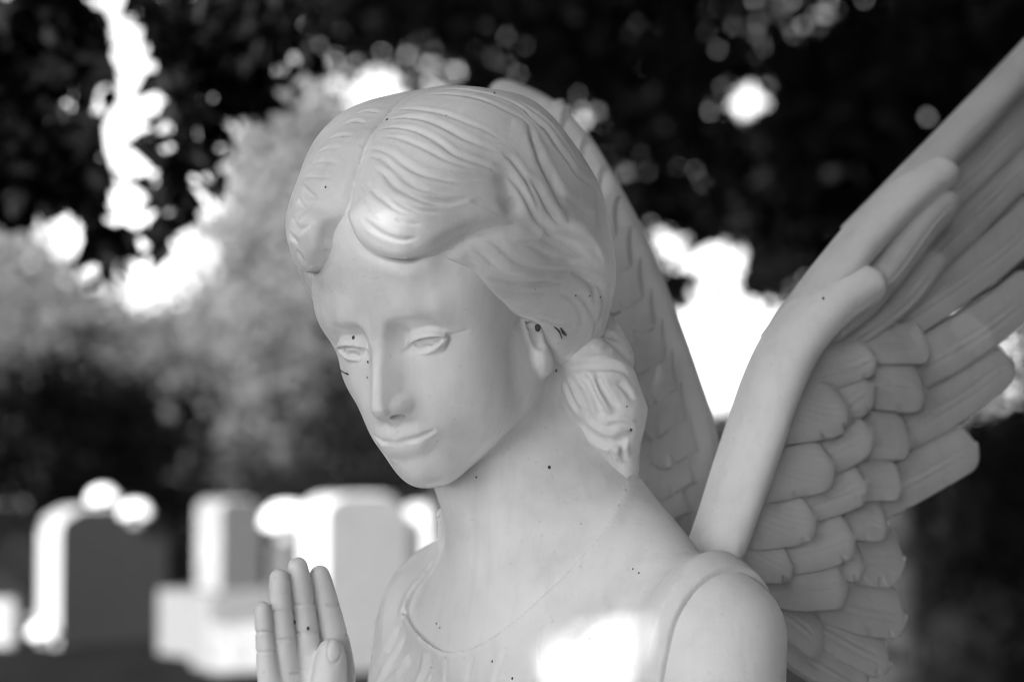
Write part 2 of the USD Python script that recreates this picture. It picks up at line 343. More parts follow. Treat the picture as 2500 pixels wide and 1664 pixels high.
HAIR_LINES_RIGHT = [
    (1.6, 2.0, [(-38.5, 55.4), (-43.9, 58.4), (-48.8, 61.2), (-52.9, 62.9)]),
    (1.8, 2.0, [(-43.0, 53.0), (-50.1, 53.5), (-55.2, 53.8), (-59.5, 54.8)]),
    (2.2, 2.0, [(-47.3, 48.8), (-53.8, 48.2), (-57.8, 49.2)]),
    (2.8, 2.2, [(-51.1, 42.2), (-59.7, 41.0), (-65.0, 40.2), (-67.4, 42.8), (-67.9, 45.5)]),
    (2.0, 2.0, [(-53.7, 37.3), (-63.0, 36.3), (-66.0, 34.0)]),
    (1.2, 2.2, [(-34.8, 60.5), (-38.2, 63.6), (-43.2, 66.4), (-47.4, 67.7)]),
    (1.1, 2.2, [(-28.7, 63.5), (-32.0, 68.3), (-38.1, 71.7)]),
    (1.0, 2.2, [(-23.7, 68.3), (-25.5, 73.2), (-31.3, 77.1)]),
    (0.9, 2.2, [(-15.6, 73.2), (-14.9, 77.9), (-20.2, 82.4)]),
    (0.8, 2.0, [(-7.6, 76.7), (-5.8, 80.9), (-9.6, 86.2)]),
    (-1.6, 6.0, [(-59.8, 48.0), (-68.4, 47.1), (-73.2, 49.4)]),
    (-1.2, 6.0, [(-41.4, 51.9), (-46.6, 56.0), (-55.2, 59.6)]),
    (1.8, 2.0, [(-64.4, 31.9), (-66.6, 28.3), (-67.9, 23.4)]),
    (1.7, 1.8, [(19.5, 53.3), (21.6, 47.3), (23.3, 41.1), (24.4, 33.3), (24.8, 25.6), (28.4, 18.1)]),
    (1.5, 2.2, [(-10.5, 43.4), (-8.2, 38.6), (-7.4, 33.4), (-7.4, 27.5), (-7.2, 20.2)]),
    (1.9, 2.4, [(-40.3, 22.2), (-35.6, 19.8), (-31.5, 15.6), (-28.5, 10.7), (-24.7, 5.4), (-17.8, 0.4), (-8.1, -4.5), (1.0, -6.9), (7.9, -8.2)]),
    (1.3, 2.0, [(-45.1, 19.5), (-41.0, 17.3), (-37.1, 11.7), (-33.4, 5.6), (-28.5, 0.4), (-21.3, -3.5)]),
    (1.3, 1.5, [(-54.5, 19.4), (-50.4, 19.7), (-46.8, 18.9)]),
    (0.9, 1.4, [(-52.6, 17.9), (-47.9, 17.3), (-44.4, 13.9), (-41.2, 8.4)]),
    (2.8, 1.9, [(-39.1, 2.6), (-31.9, -1.7), (-19.8, -7.1), (-6.8, -10.7), (2.9, -12.9)]),
    (1.8, 2.4, [(-24.8, 12.6), (-15.4, 8.2), (-8.4, 2.7), (-2.0, -1.3), (6.8, -4.7), (14.5, -6.5)]),
    (2.0, 2.4, [(-1.8, 9.3), (5.7, 4.9), (15.0, -0.6), (20.9, -6.0), (24.3, -11.1)]),
    (2.0, 2.6, [(6.4, -9.1), (13.3, -12.9), (18.5, -17.9), (20.7, -23.2), (20.5, -27.3)]),
    (1.2, 2.0, [(-9.6, 12.5), (-1.3, 7.3), (7.8, -0.1), (16.3, -7.0)]),
    (1.2, 2.6, [(7.1, -18.6), (13.7, -21.2), (19.6, -27.7), (22.0, -33.2), (21.8, -37.6), (20.1, -43.1)]),
    (1.8, 2.4, [(7.8, -9.4), (18.8, -15.4), (24.2, -21.9), (25.7, -27.4), (23.7, -32.7), (20.5, -38.7)]),
    (0.9, 2.4, [(2.1, -17.5), (9.2, -21.1), (15.0, -28.0), (15.9, -34.1)]),
    (-2.5, 12.0, [(-62.7, 52.1), (-62.0, 36.1), (-55.1, 29.3)]),
]
LOBE_EDGE = [(-70.3, 56.0), (-71.9, 43.4), (-73.7, 35.9), (-72.1, 29.6), (-68.9, 25.0), (-64.5, 21.6), (-60.0, 20.1), (-54.9, 20.6), (-49.6, 22.5), (-45.2, 24.1), (-39.6, 24.5), (-31.5, 23.0), (-24.8, 20.5)]
SIDE_EDGE = [(-60.0, 20.1), (-55.9, 18.2), (-52.7, 16.2), (-49.4, 12.2), (-45.9, 4.3), (-40.4, -5.6), (-26.8, -19.2), (-14.4, -28.1), (-8.2, -30.6)]
EAR_EDGE = [(-5.5, -31.6), (-0.3, -34.8), (4.5, -41.3), (9.3, -48.9), (17.6, -54.4)]
def seg_field(pts, grid=None):
    """Distance to a polyline on the sketch (millimetres) and the place along it (0 to 1), near it only."""
    p = bez(pts, 30)
    d = np.full(GU.shape, 1e3); tt = np.zeros(GU.shape)
    lo = np.clip(((p.min(0) - 16 + 100) / GRID).astype(int), 0, GN - 1); hi = np.clip(((p.max(0) + 16 + 100) / GRID).astype(int), 1, GN)
    sl = (slice(lo[0], hi[0]), slice(lo[1], hi[1]))
    u, v = GU[sl], GV[sl]
    L = np.r_[0, np.cumsum(np.linalg.norm(np.diff(p, axis=0), axis=1))]; L /= L[-1]
    dd, t = d[sl], tt[sl]
    for a, b, la, lb in zip(p[:-1], p[1:], L[:-1], L[1:]):
        ab = b - a
        s = np.clip(((u - a[0]) * ab[0] + (v - a[1]) * ab[1]) / max(ab @ ab, 1e-9), 0, 1)
        e = np.hypot(u - a[0] - s * ab[0], v - a[1] - s * ab[1]) * 1.9
        m = e < dd
        dd[m] = e[m]; t[m] = (la + s * (lb - la))[m]
    d[sl], tt[sl] = dd, t
    return d, tt

def poly_field(pts):
    """Signed distance (millimetres, positive inside) to a closed outline on the sketch."""
    ring = shapely.Polygon(pts).buffer(0)
    xy = shapely.points(GU[::2, ::2].ravel(), GV[::2, ::2].ravel())
    d = shapely.distance(ring.boundary, xy) * 1.9
    d = np.where(shapely.contains(ring, xy), d, -d).reshape(GU[::2, ::2].shape)
    return map_coordinates(d, np.stack([(GU + 100) / GRID / 2, (GV + 100) / GRID / 2]).reshape(2, -1), order=1, mode="nearest").reshape(GU.shape)

def hair_fields(lines):
    T = thickness_field()
    lobe = bez(LOBE_EDGE, 60); side = bez(SIDE_EDGE, 40)
    k = int(np.argmin(np.linalg.norm(lobe - side[0], axis=1)))
    outline = [tuple(x) for x in lobe[:k + 1]] + [tuple(x) for x in side] + [tuple(x) for x in bez(EAR_EDGE, 20)] + [(26, -58), (40, -62), (70, -58), (140, -50), (140, 140), (-60, 140), (-75, 66)]
    inside = gaussian_filter(poly_field(outline), 1.0)
    front = [tuple(x) for x in lobe] + [(-15, 18), (10, 20), (40, 30), (60, 140), (-60, 140), (-80, 66)]
    B = poly_field(front)
    fade = sstep(GU, -12, -46)
    s = np.clip(B / 8.0, 0, 1)
    T = T + 6.5 * fade * (np.sqrt(np.clip(1 - (1 - s) ** 2, 0, 1)) - 1) * (GU > -62 - 0) * sstep(GU, -66, -56)
    T = T - 3.0 * fade * np.exp(-((B + 5) / 6.0) ** 2) * sstep(GU, -66, -56)
    th = np.hypot(GU, GV)
    fr = sstep(-GU, 5, 60)
    T = T - (1.6 + 2.2 * fr) * np.exp(-((90.5 - th) / (0.9 + 0.3 * fr)) ** 2) - (0.5 + 1.6 * fr) * np.exp(-((90.5 - th) / 4.0) ** 2)   # the parting
    near = np.full(GU.shape, 1e3); relief = np.zeros(GU.shape)
    for d, w, pts in lines:
        e, t = seg_field(pts)
        taper = np.clip(np.minimum(t / 0.22, (1 - t) / 0.28), 0, 1) ** 0.8
        ww = w * (0.55 + 0.45 * taper)
        shape = -np.exp(-(e / ww) ** 2) + 0.28 * np.exp(-((e - 2.1 * ww) / (1.1 * ww)) ** 2)
        if w > 5:
            shape = -np.exp(-(e / w) ** 2)
        else:
            near = np.minimum(near, e)
        relief += 0.88 * d * taper * shape
    strands = 0.11 * np.sin(near * 2 * np.pi / 2.1) * np.exp(-(near / 9) ** 2) * sstep(near, 0.5, 2)
    return T + relief + strands, inside

HAIR_H, HAIR_IN = hair_fields(HAIR_LINES)
HAIR_HR, _ = hair_fields(HAIR_LINES_RIGHT)

LOCK = [(1425, 868, 1480, 24), (1470, 950, 1487, 29), (1492, 1030, 1487, 24), (1498, 1090, 1485, 17.5), (1518, 1150, 1484, 11), (1528, 1175, 1486, 6)]

def hair_top(q):
    uv = hair_uv(q.copy())
    base = hair_base(q)
    right = q[:, 0] + 9 * sstep(-q[:, 1], 55, 92) < 0
    d = base - np.where(right, look_up(HAIR_HR, uv), look_up(HAIR_H, uv))
    s = -look_up(HAIR_IN, uv)
    return smax(d, s, 7.0)
# ---------------------------------------------------------------- neck, shoulders, arms (x: her left, y: back, z: up from the pit of the neck)
BODY_R, BODY_T = rotz(-45), np.array([-23.0, 1430.0, 1406.0])
to_body = lambda p: (p - BODY_T) @ BODY_R
from_body = lambda p: p @ BODY_R.T + BODY_T
NECK_TOP = to_body(from_head(np.array([[0, 14, -62.0]])))[0]
NECK_MID = to_body(from_head(np.array([[0, 22, -95.0]])))[0]

def torso_sdf(b):
    a = b.copy(); a[:, 0] = np.abs(a[:, 0])
    d = ell(b, (0, 72, -120), (142, 84, 150))
    d = smin(d, ell(a, (62, 12, -170), (58, 46, 56)), 35)
    d = smin(d, chain(a, [(0, 80, 54, 48), (60, 90, -8, 38), (132, 84, -46, 33)], 20), 32)
    d = smin(d, cone(b, (160, 70, -54), (184, 40, -300), 48, 38), 26)
    d = smin(d, cone(b, (-124, 70, -72), (-143, 34, -290), 46, 37), 26)
    d = smin(d, cone(b, (0, 66, -10), NECK_MID, 60, 52), 30)
    d = smin(d, cone(b, NECK_MID, NECK_TOP, 52, 60), 14)
    d = scut(d, ell(b, (0, -10, 2), (8, 7.5, 10)), 12)
    return d

def skin_sdf(p):
    d = torso_sdf(to_body(p))
    m = ((p - HEAD_T) ** 2).sum(1) < 205 ** 2
    d[m] = head_join(d[m], to_head(p[m]))
    return d

def head_join(d, q):
    d = smin(d, ell(q, (42, 34, -62), (26, 24, 40)), 14)      # behind the ear
    return smin(d, face_sdf(q), 16)
# ---------------------------------------------------------------- robe
NECKLINE = [(68, 86), (75, 65), (77, 37), (68, 8), (54, -17), (36, -38), (11, -56), (-17, -64), (-44, -59), (-83, -41), (-101, -27), (-100, -9), (-84, 5), (-68, 18), (-64, 45), (-58, 90), (0, 128), (48, 116)]
_nr = np.array(NECKLINE + NECKLINE[:1], float)
_nr = np.vstack([bez(np.vstack([_nr[-3:-1], _nr, _nr[1:3]]), 160)[14:-14]])
_neck_tree = cKDTree(_nr)
_neck_poly = shapely.Polygon(_nr).buffer(0)
FOLDS = [(3.2, 1.9, [(60, 4, -45), (61, 0, -57), (65, -5, -86), (70, -8, -140)]), (1.6, 2.4, [(34, -7, -61), (29, -11, -79), (27, -13, -88), (24, -14, -140)]),
         (1.4, 2.2, [(5, -11, -72), (3, -13, -81), (1, -14, -91), (-4, -16, -140)]), (-2.4, 4, [(-47, -7, -73), (-51, -9, -89), (-53, -11, -96), (-62, -12, -140)]),
         (2.2, 2.8, [(-38, -7, -76), (-41, -9, -89), (-45, -11, -100), (-52, -12, -140)]), (-2.6, 5, [(-75, 0, -78), (-88, 2, -93), (-100, 4, -102), (-118, 6, -130)]),
         (2.2, 3.5, [(-90, 8, -66), (-104, 8, -86), (-118, 10, -104), (-134, 12, -130)]), (1.8, 3.0, [(-78, 14, -6), (-92, 20, -30), (-101, 18, -50)]),
         (2.4, 3.2, [(-101, 13, -60), (-110, 13, -75), (-120, 13, -88), (-139, 16, -105)]), (1.0, 5, [(101, 16, -66), (105, 14, -84), (108, 12, -140)]), (-1.6, 8, [(84, 12, -60), (86, 8, -84), (90, 4, -140)]), (1.2, 2.2, [(-23, -11, -73), (-22, -14, -93), (-24, -15, -140)])]
_fold_pts = []
for _d, _w, _p in FOLDS:
    _c = bez(_p, 60)
    _tp = np.clip(np.linspace(0, 1, len(_c)) / 0.12, 0.15, 1)
    _fold_pts.append((cKDTree(_c), _d, _w, _tp, _c))
RIDGE_C, RIDGE_N = np.array([154.0, 44.7, -24.0]), np.array([0.947, 0.144, -0.287])
EDGE_C, EDGE_N = np.array([167.4, 52.9, -33.1]), np.array([0.975, -0.086, -0.207])

def robe_sdf(p):
    b = to_body(p)
    t = torso_sdf(b)
    near = np.abs(t) < 30
    d = t - 3.0
    bb = b[near]
    s = np.stack([bb[:, 0], bb[:, 1] * 0.6 + bb[:, 2] * 0.8], 1)
    dist = _neck_tree.query(s)[0]
    inside = shapely.contains_xy(_neck_poly, s[:, 0], s[:, 1]) & (bb[:, 2] > -110)
    neck = np.where(inside, dist, -dist)
    m = bb.copy(); left = m[:, 0] > 0
    m[:, 0] = np.where(left, m[:, 0], -m[:, 0] + 22)
    sr = (m - RIDGE_C) @ RIDGE_N; se = (m - EDGE_C) @ EDGE_N
    band = np.where(sr < 0, 7.0 * np.exp(-(sr / 16) ** 2), np.maximum(7.0 - 6.0 * sr / np.maximum(sr - se, 4.0), 1.0))
    band = band * sstep(bb[:, 2], -190, -110) * np.where(left, 1, 0.3)
    hem = 1.0 * np.exp(-((neck + 3) / 3.0) ** 2)
    low = 2.5 * np.exp(-((bb[:, 0] + 40) / 45) ** 2) * np.exp(-((neck + 2) / 10) ** 2) * sstep(-bb[:, 2], 35, 60)
    off = band + hem + low
    for tree, dep, w, tp, line in _fold_pts:
        w = w * 0.7 if dep > 0 else w
        dd, i = tree.query(bb, distance_upper_bound=9 * w)
        ok = np.isfinite(dd); i = np.where(ok, i, 0)
        dd = np.where(ok, dd, 0)
        lap = 0.6 * max(dep, 0) * np.exp(-(dd / (4.0 * w)) ** 2) * (bb[:, 0] < line[i, 0])      # the cloth laps over on one side
        off = off + np.where(ok, tp[i] * (lap - 1.6 * dep * np.exp(-(dd / w) ** 2)), 0)
    e = t[near] - 3.0 - off
    e = smax(e, neck, 1.6)
    e = smax(e, np.where(bb[:, 2] > -210, se, -20), 1.2)
    e = smax(e, (bb[:, 2] - 16 - 0.5 * bb[:, 1]) * 0.9, 3)
    d[near] = e
    return d


FINGERS = [[(-160.9, 1290.2, 1378.9, 5.0), (-159.9, 1291.0, 1365.9, 5.2), (-158.9, 1291.8, 1352.7, 5.8), (-157.1, 1293.2, 1335.4, 6.8), (-152.4, 1297.1, 1313.9, 9)], [(-151.1, 1298.5, 1397.7, 6.4), (-150.3, 1299.1, 1382.3, 6.7), (-149.0, 1300.1, 1366.3, 7.0), (-148.0, 1300.9, 1350.3, 7.6), (-146.2, 1302.4, 1331.6, 8.4), (-143.4, 1304.6, 1310.1, 10)], [(-140.2, 1307.6, 1404.5, 6.6), (-138.1, 1309.2, 1389.4, 7.1), (-136.3, 1310.7, 1373.2, 7.5), (-134.8, 1311.9, 1357.1, 8.2), (-133.7, 1312.7, 1335.6, 8.9), (-133.6, 1312.7, 1309.0, 10.8)], [(-126.9, 1319.2, 1398.2, 6.8), (-123.9, 1321.8, 1382.9, 8.0), (-120.0, 1324.6, 1363.8, 9.2), (-115.7, 1327.3, 1344.6, 9.6), (-114.6, 1328.1, 1325.6, 10.2), (-121.6, 1322.4, 1304.9, 11)]]
THUMB = [(-117.6, 1300.0, 1351.0, 8.0), (-118.1, 1300.0, 1339.9, 9.3), (-119.8, 1302.0, 1323.7, 11), (-126.0, 1312.0, 1301.1, 14)]
PALM = [(-152.4, 1297.1, 1315.2, 11), (-135.3, 1311.3, 1314.5, 12), (-121.6, 1322.4, 1308.9, 13), (-132.3, 1322.0, 1288.8, 16), (-137.9, 1330.0, 1263.3, 20)]
NAIL = (-114.6, 1291.0, 1352.0)
CREASES = [(-159.6, 1291.2, 1364.6), (-158.6, 1292.0, 1351.9), (-149.1, 1300.1, 1377.4), (-149.0, 1300.1, 1358.9), (-137.6, 1309.6, 1380.3), (-135.5, 1311.3, 1362.5), (-121.9, 1322.4, 1379.1), (-116.2, 1326.9, 1359.5), (-133.7, 1312.7, 1338.8), (-146.5, 1302.2, 1336.9)]
LOCK = [(52.9, 1468.0, 1544.4, 22), (63.9, 1466.0, 1524.8, 27), (72.8, 1464.0, 1505.2, 25), (75.1, 1462.0, 1488.7, 18.5), (78.6, 1461.0, 1472.8, 12.5), (82.1, 1460.0, 1461.7, 8.5), (83.3, 1459.0, 1456.7, 5.5)]
NAPE = [(46.0, 1490.0, 1554.3, 26), (54.0, 1500.0, 1560.9, 26), (67.7, 1496.0, 1545.3, 24)]
FINGERS = [[tuple(x) for x in bez(f, 16)] for f in FINGERS]
THUMB = [tuple(x) for x in bez(THUMB, 9)]
ELBOW = from_body(np.array([[-147, 34, -285.0]]))[0]
_hand_c = np.mean([f[9][:3] for f in FINGERS], 0)

def hand_sdf(p):
    d = np.full(len(p), 60.0)
    box = np.linalg.norm(p - _hand_c, axis=1)
    d = np.maximum(box - 110, 30.0)
    m = box < 135
    q = p[m]
    if len(q):
        e = None
        for f in FINGERS:
            c = chain(q, f, 2)
            e = c if e is None else smin(e, c, 3.0)
        palm = smin(chain(q, PALM[:3], 10), chain(q, PALM[3:], 10), 30)
        palm = smin(palm, chain(q, [PALM[0], PALM[3], PALM[2]], 10), 16)
        e = smin(e, palm, 8)
        th = chain(q, THUMB, 4)
        nail = np.array(NAIL)
        e = smin(e, th, 5)
        k = q - nail
        r = np.hypot(k[:, 0] / 4.3, (k[:, 2]) / 7.5)
        front = k[:, 1] < 7
        e = e + np.where(front, 0.8 * np.exp(-((r - 1.0) / 0.16) ** 2) - 0.25 * (r < 1), 0)
        for c in CREASES:
            k = q - np.array(c)
            e = e + 1.0 * np.exp(-((k[:, 2] - 0.10 * k[:, 0]) / 0.8) ** 2) * (np.linalg.norm(k, axis=1) < 8.5) * (k[:, 1] < 2)
        d[m] = e
    arm = cone(p, PALM[4][:3], ELBOW, 21, 36)
    arm = smin(arm, cone(p, PALM[3][:3], PALM[4][:3], 17, 21), 8)
    return smin(d, arm, 6)

def body_sdf(p):
    return smin(skin_sdf(p), hand_sdf(p), 5)

# ---------------------------------------------------------------- hair at the nape, with its hanging lock
LOCK_LINES = []
_lock_trees = []
def lock_plain(p):
    a = np.array(LOCK)
    d = chain(p, LOCK, 8)
    n = chain(p, NAPE, 10)
    return smin(d, n, 5)

def lock_sdf(p):
    d = lock_plain(p)
    m = np.abs(d) < 12
    e = d[m]; q = p[m]
    for tree, dep, w, tp in _lock_trees:
        dd, i = tree.query(q, distance_upper_bound=3.5 * w)
        ok = np.isfinite(dd); i = np.where(ok, i, 0); dd = np.where(ok, dd, 0)
        e = e + np.where(ok, 1.5 * dep * tp[i] * (np.exp(-(dd / w) ** 2) - 0.42 * np.exp(-((dd - 2.1 * w) / w) ** 2)), 0)
    d[m] = e
    return d
LOCK_LINES = [
    (1.6, 2.2, [(37.6, 1453.3, 1530.4), (40.9, 1449.0, 1522.3), (44.8, 1447.5, 1513.2), (48.8, 1447.2, 1506.4)]),
    (2.6, 2.4, [(47.6, 1444.3, 1537.0), (55.3, 1438.8, 1527.8), (59.8, 1437.8, 1518.8), (63.8, 1438.0, 1508.6), (64.9, 1438.8, 1502.9)]),
    (2.2, 2.4, [(59.9, 1439.3, 1534.6), (64.9, 1437.1, 1523.3), (70.0, 1437.2, 1515.4), (77.3, 1437.6, 1508.6)]),
    (1.2, 2.6, [(74.6, 1439.6, 1530.1), (82.7, 1442.3, 1522.2), (88.4, 1443.8, 1514.3)]),
    (3.0, 3.0, [(48.9, 1451.7, 1500.1), (56.8, 1447.7, 1491.6), (65.7, 1443.5, 1485.9), (76.9, 1441.9, 1485.4), (83.8, 1442.8, 1489.3)]),
    (2.2, 2.0, [(68.9, 1439.6, 1496.2), (76.8, 1439.2, 1497.3), (83.7, 1441.5, 1496.1), (88.5, 1444.9, 1493.3)]),
    (1.6, 2.0, [(79.2, 1442.9, 1483.7), (79.9, 1445.4, 1475.7), (82.9, 1447.3, 1471.1)]),
    (1.4, 2.2, [(56.8, 1446.9, 1550.2), (66.1, 1449.7, 1550.9), (72.3, 1460.0, 1554.1)]),
    (2.0, 2.2, [(66.0, 1473.5, 1566.2), (71.9, 1475.9, 1562.8), (79.2, 1481.3, 1561.9)]),
    (2.2, 3.0, [(38.7, 1451.6, 1539.5), (55.5, 1441.9, 1539.2), (72.5, 1442.8, 1539.3), (85.4, 1449.4, 1534.9)]),
    (1.3, 2.0, [(70.2, 1443.9, 1481.4), (74.9, 1446.3, 1472.3), (79.5, 1448.0, 1465.4)]),
    (-1.2, 4.0, [(54.2, 1439.5, 1530.1), (59.8, 1437.6, 1521.0), (64.3, 1437.6, 1512.0)]),
]
for _d, _w, _p in LOCK_LINES:
    _c = bez(_p, 60); _t = np.linspace(0, 1, len(_c))
    _lock_trees.append((cKDTree(_c), _d, _w, np.clip(np.minimum(_t / 0.2, (1 - _t) / 0.25), 0.1, 1)))
WING_BLADE = [(13.5, -46.2), (22.9, 23.8), (58.2, 107.8), (94.0, 156.3), (158.9, 217.7), (252.1, 277.5), (364.1, 357.6), (443.9, 402.4), (439.3, 315.7), (327.1, 243.2), (273.5, 184.8), (232.1, 135.8), (215.9, 85.2), (176.5, 36.1), (134.1, -11.2), (119.6, -51.9), (88.1, -87.6)]
WING_O = (151.4, 1492.0, 1407.5)
WING_AXES = [[0.81388, 0.58104, 0.0], [0.0, 0.08, 0.9968], [0.5798, -0.81215, 0.06518]]
WING = [
    ('p', [(88.2, -84.5), (122.6, -102.5), (157.9, -120.9)], 14.6),
    ('p', [(95.3, -59.4), (141.0, -81.7), (180.6, -98.7)], 15.9),
    ('p', [(100.2, -38.3), (150.9, -53.6), (200.4, -62.7)], 19.9),
    ('p', [(112.0, -5.6), (156.6, -12.1), (199.6, -16.4)], 22.4),
    ('p', [(167.1, 31.4), (229.1, 51.7), (293.3, 75.4)], 19.0),
    ('p', [(196.9, 86.9), (270.6, 112.4), (343.9, 148.1)], 19.3),
    ('p', [(210.4, 133.8), (298.1, 168.1), (389.7, 213.8)], 19.3),
    ('p', [(226.6, 185.0), (326.8, 236.0), (438.7, 304.5)], 18.7),
    ('p', [(236.4, 227.5), (345.5, 301.6), (478.0, 394.5), (658.5, 517.9)], 18.1),
    ('p', [(241.8, 266.4), (352.7, 342.0), (504.7, 451.1), (690.0, 588.4)], 15.3),
    ('m', [(38.3, -39.9), (71.6, -58.6), (101.3, -80.7)], 15.9),
    ('m', [(111.8, -13.5), (129.5, -15.8), (147.4, -18.8)], 14.7),
    ('m', [(117.0, 17.5), (146.1, 15.4), (174.8, 11.6)], 16.6),
    ('m', [(131.2, 48.6), (163.0, 46.8), (193.6, 44.9)], 16.6),
    ('m', [(138.9, 82.2), (173.3, 81.1), (204.7, 79.3)], 18.7),
    ('m', [(140.1, 125.2), (179.2, 122.4), (223.8, 118.8)], 20.2),
    ('m', [(138.7, 154.7), (180.3, 155.7), (229.9, 155.5)], 15.9),
    ('m', [(150.3, 162.6), (200.3, 190.8), (246.4, 232.8)], 9.5),
    ('n', [(42.7, -27.8), (80.8, -32.7), (120.1, -32.9)], 18.7),
    ('n', [(55.8, -6.7), (92.3, -1.7), (128.7, 5.6)], 18.4),
    ('n', [(77.9, 30.2), (110.9, 37.4), (143.3, 45.8)], 17.2),
    ('n', [(89.6, 66.4), (118.5, 74.2), (150.0, 86.1)], 18.7),
    ('n', [(105.9, 101.6), (128.4, 109.8), (151.4, 121.4)], 17.8),
    ('n', [(111.1, 132.4), (133.7, 137.6), (155.3, 145.2)], 13.8),
    ('s', [(22.3, -13.1), (40.9, -15.1), (59.0, -16.4)], 14.1),
    ('s', [(28.9, 13.7), (56.2, 15.1), (83.3, 19.7)], 17.2),
    ('s', [(42.2, 49.7), (74.2, 53.9), (103.5, 61.5)], 18.7),
    ('s', [(66.5, 95.1), (94.8, 98.4), (119.3, 106.5)], 19.0),
    ('u', [(112.0, 166.5), (172.5, 208.3), (219.3, 253.0), (255.1, 278.7)], 17.2),
    ('b', [(-18.6, -32.5), (3.0, 9.0), (33.0, 73.2), (55.0, 120.4), (78.6, 154.3), (116.9, 184.6), (159.9, 205.1)], 21.5),
    ('b2', [(67.7, 149.3), (112.7, 194.3), (159.5, 237.8), (207.9, 274.6), (258.0, 304.1)], 17.2),
    ('b3', [(159.5, 237.8), (237.9, 297.4), (321.8, 361.0), (423.1, 437.9), (611.4, 584.6)], 16.6),
]
WING_FAR = [
    ('p', [(258.7, 362.4), (329.4, 343.4), (425.7, 313.1)], 30),
    ('p', [(220.4, 321.8), (288.6, 302.0), (381.4, 270.7)], 30),
    ('p', [(190.7, 283.3), (256.9, 262.7), (347.1, 230.4)], 30),
    ('p', [(164.9, 246.1), (229.6, 224.7), (317.4, 191.5)], 30),
    ('p', [(144.6, 210.2), (208.0, 188.1), (294.0, 153.8)], 30),
    ('p', [(125.7, 175.2), (187.8, 152.3), (272.1, 117.1)], 30),
    ('p', [(107.8, 140.8), (168.8, 117.2), (251.5, 81.1)], 30),
    ('p', [(92.3, 107.2), (152.3, 82.8), (233.6, 45.9)], 30),
    ('p', [(86.5, 74.1), (146.1, 48.9), (226.9, 10.9)], 30),
    ('p', [(94.6, 40.9), (154.5, 14.8), (235.8, -24.5)], 30),
    ('p', [(107.8, 7.4), (168.4, -19.7), (250.5, -60.5)], 30),
    ('m', [(248.0, 361.1), (298.5, 351.7), (354.6, 334.2)], 27),
    ('m', [(211.0, 323.8), (259.8, 313.7), (314.0, 295.8)], 27),
    ('m', [(181.4, 288.3), (228.8, 277.7), (281.5, 259.2)], 27),
    ('m', [(155.1, 254.1), (201.3, 242.9), (252.6, 223.9)], 27),
    ('m', [(135.4, 221.1), (180.7, 209.4), (231.0, 189.9)], 27),
    ('m', [(117.3, 188.9), (161.8, 176.6), (211.2, 156.6)], 27),
    ('m', [(100.7, 157.4), (144.5, 144.6), (193.0, 124.1)], 27),
    ('m', [(84.9, 126.4), (128.0, 113.1), (175.7, 92.1)], 27),
    ('m', [(71.1, 96.0), (113.5, 82.2), (160.5, 60.8)], 27),
    ('m', [(65.6, 66.0), (107.7, 51.7), (154.4, 29.7)], 27),
    ('m', [(71.9, 36.0), (114.2, 21.1), (161.0, -1.7)], 27),
    ('m', [(83.7, 5.6), (126.5, -10.0), (173.8, -33.4)], 27),
    ('n', [(204.9, 352.1), (241.2, 345.1), (280.5, 328.5)], 25),
    ('n', [(173.3, 318.3), (208.5, 310.8), (246.7, 293.9)], 25),
    ('n', [(147.6, 285.9), (181.9, 278.1), (219.1, 260.9)], 25),
    ('n', [(123.9, 254.5), (157.4, 246.3), (193.7, 228.8)], 25),
    ('n', [(106.1, 224.2), (139.0, 215.6), (174.7, 197.8)], 25),
    ('n', [(89.7, 194.6), (122.1, 185.6), (157.2, 167.5)], 25),
    ('n', [(74.5, 165.5), (106.4, 156.2), (140.9, 137.7)], 25),
    ('n', [(60.1, 136.9), (91.5, 127.2), (125.5, 108.5)], 25),
    ('n', [(47.2, 108.8), (78.1, 98.8), (111.7, 79.8)], 25),
    ('n', [(36.3, 81.1), (66.9, 70.8), (100.0, 51.5)], 25),
    ('n', [(39.4, 53.6), (70.1, 42.8), (103.3, 23.1)], 25),
    ('n', [(49.3, 25.8), (80.2, 14.6), (113.6, -5.6)], 25),
    ('n', [(59.6, -2.2), (90.7, -13.8), (124.5, -34.5)], 25),
    ('s', [(189.4, 350.3), (210.7, 346.1), (237.3, 332.6)], 20),
    ('s', [(161.2, 319.9), (182.0, 315.5), (207.9, 301.9)], 20),
    ('s', [(136.7, 290.7), (157.0, 286.1), (182.3, 272.3)], 20),
    ('s', [(115.5, 262.4), (135.4, 257.6), (160.1, 243.6)], 20),
    ('s', [(96.8, 234.9), (116.3, 229.8), (140.6, 215.7)], 20),
    ('s', [(82.2, 208.1), (101.3, 202.9), (125.3, 188.6)], 20),
    ('s', [(67.8, 181.7), (86.7, 176.3), (110.3, 161.9)], 20),
    ('s', [(54.7, 155.9), (73.3, 150.3), (96.6, 135.7)], 20),
    ('s', [(41.9, 130.4), (60.3, 124.6), (83.3, 109.9)], 20),
    ('s', [(30.6, 105.3), (48.8, 99.3), (71.5, 84.4)], 20),
    ('s', [(19.6, 80.5), (37.6, 74.4), (60.0, 59.3)], 20),
    ('s', [(22.4, 55.8), (40.4, 49.5), (62.9, 34.2)], 20),
    ('s', [(29.6, 31.1), (47.7, 24.5), (70.3, 8.9)], 20),
    ('s', [(39.2, 6.1), (57.5, -0.7), (80.3, -16.7)], 20),
    ('b2', [(43.0, -15.3), (23.6, 35.4), (19.7, 68.7), (40.7, 115.7), (66.7, 167.4), (102.1, 231.9), (147.9, 292.6), (191.4, 339.2), (240.5, 370.2), (306.9, 396.5)], 17),
]
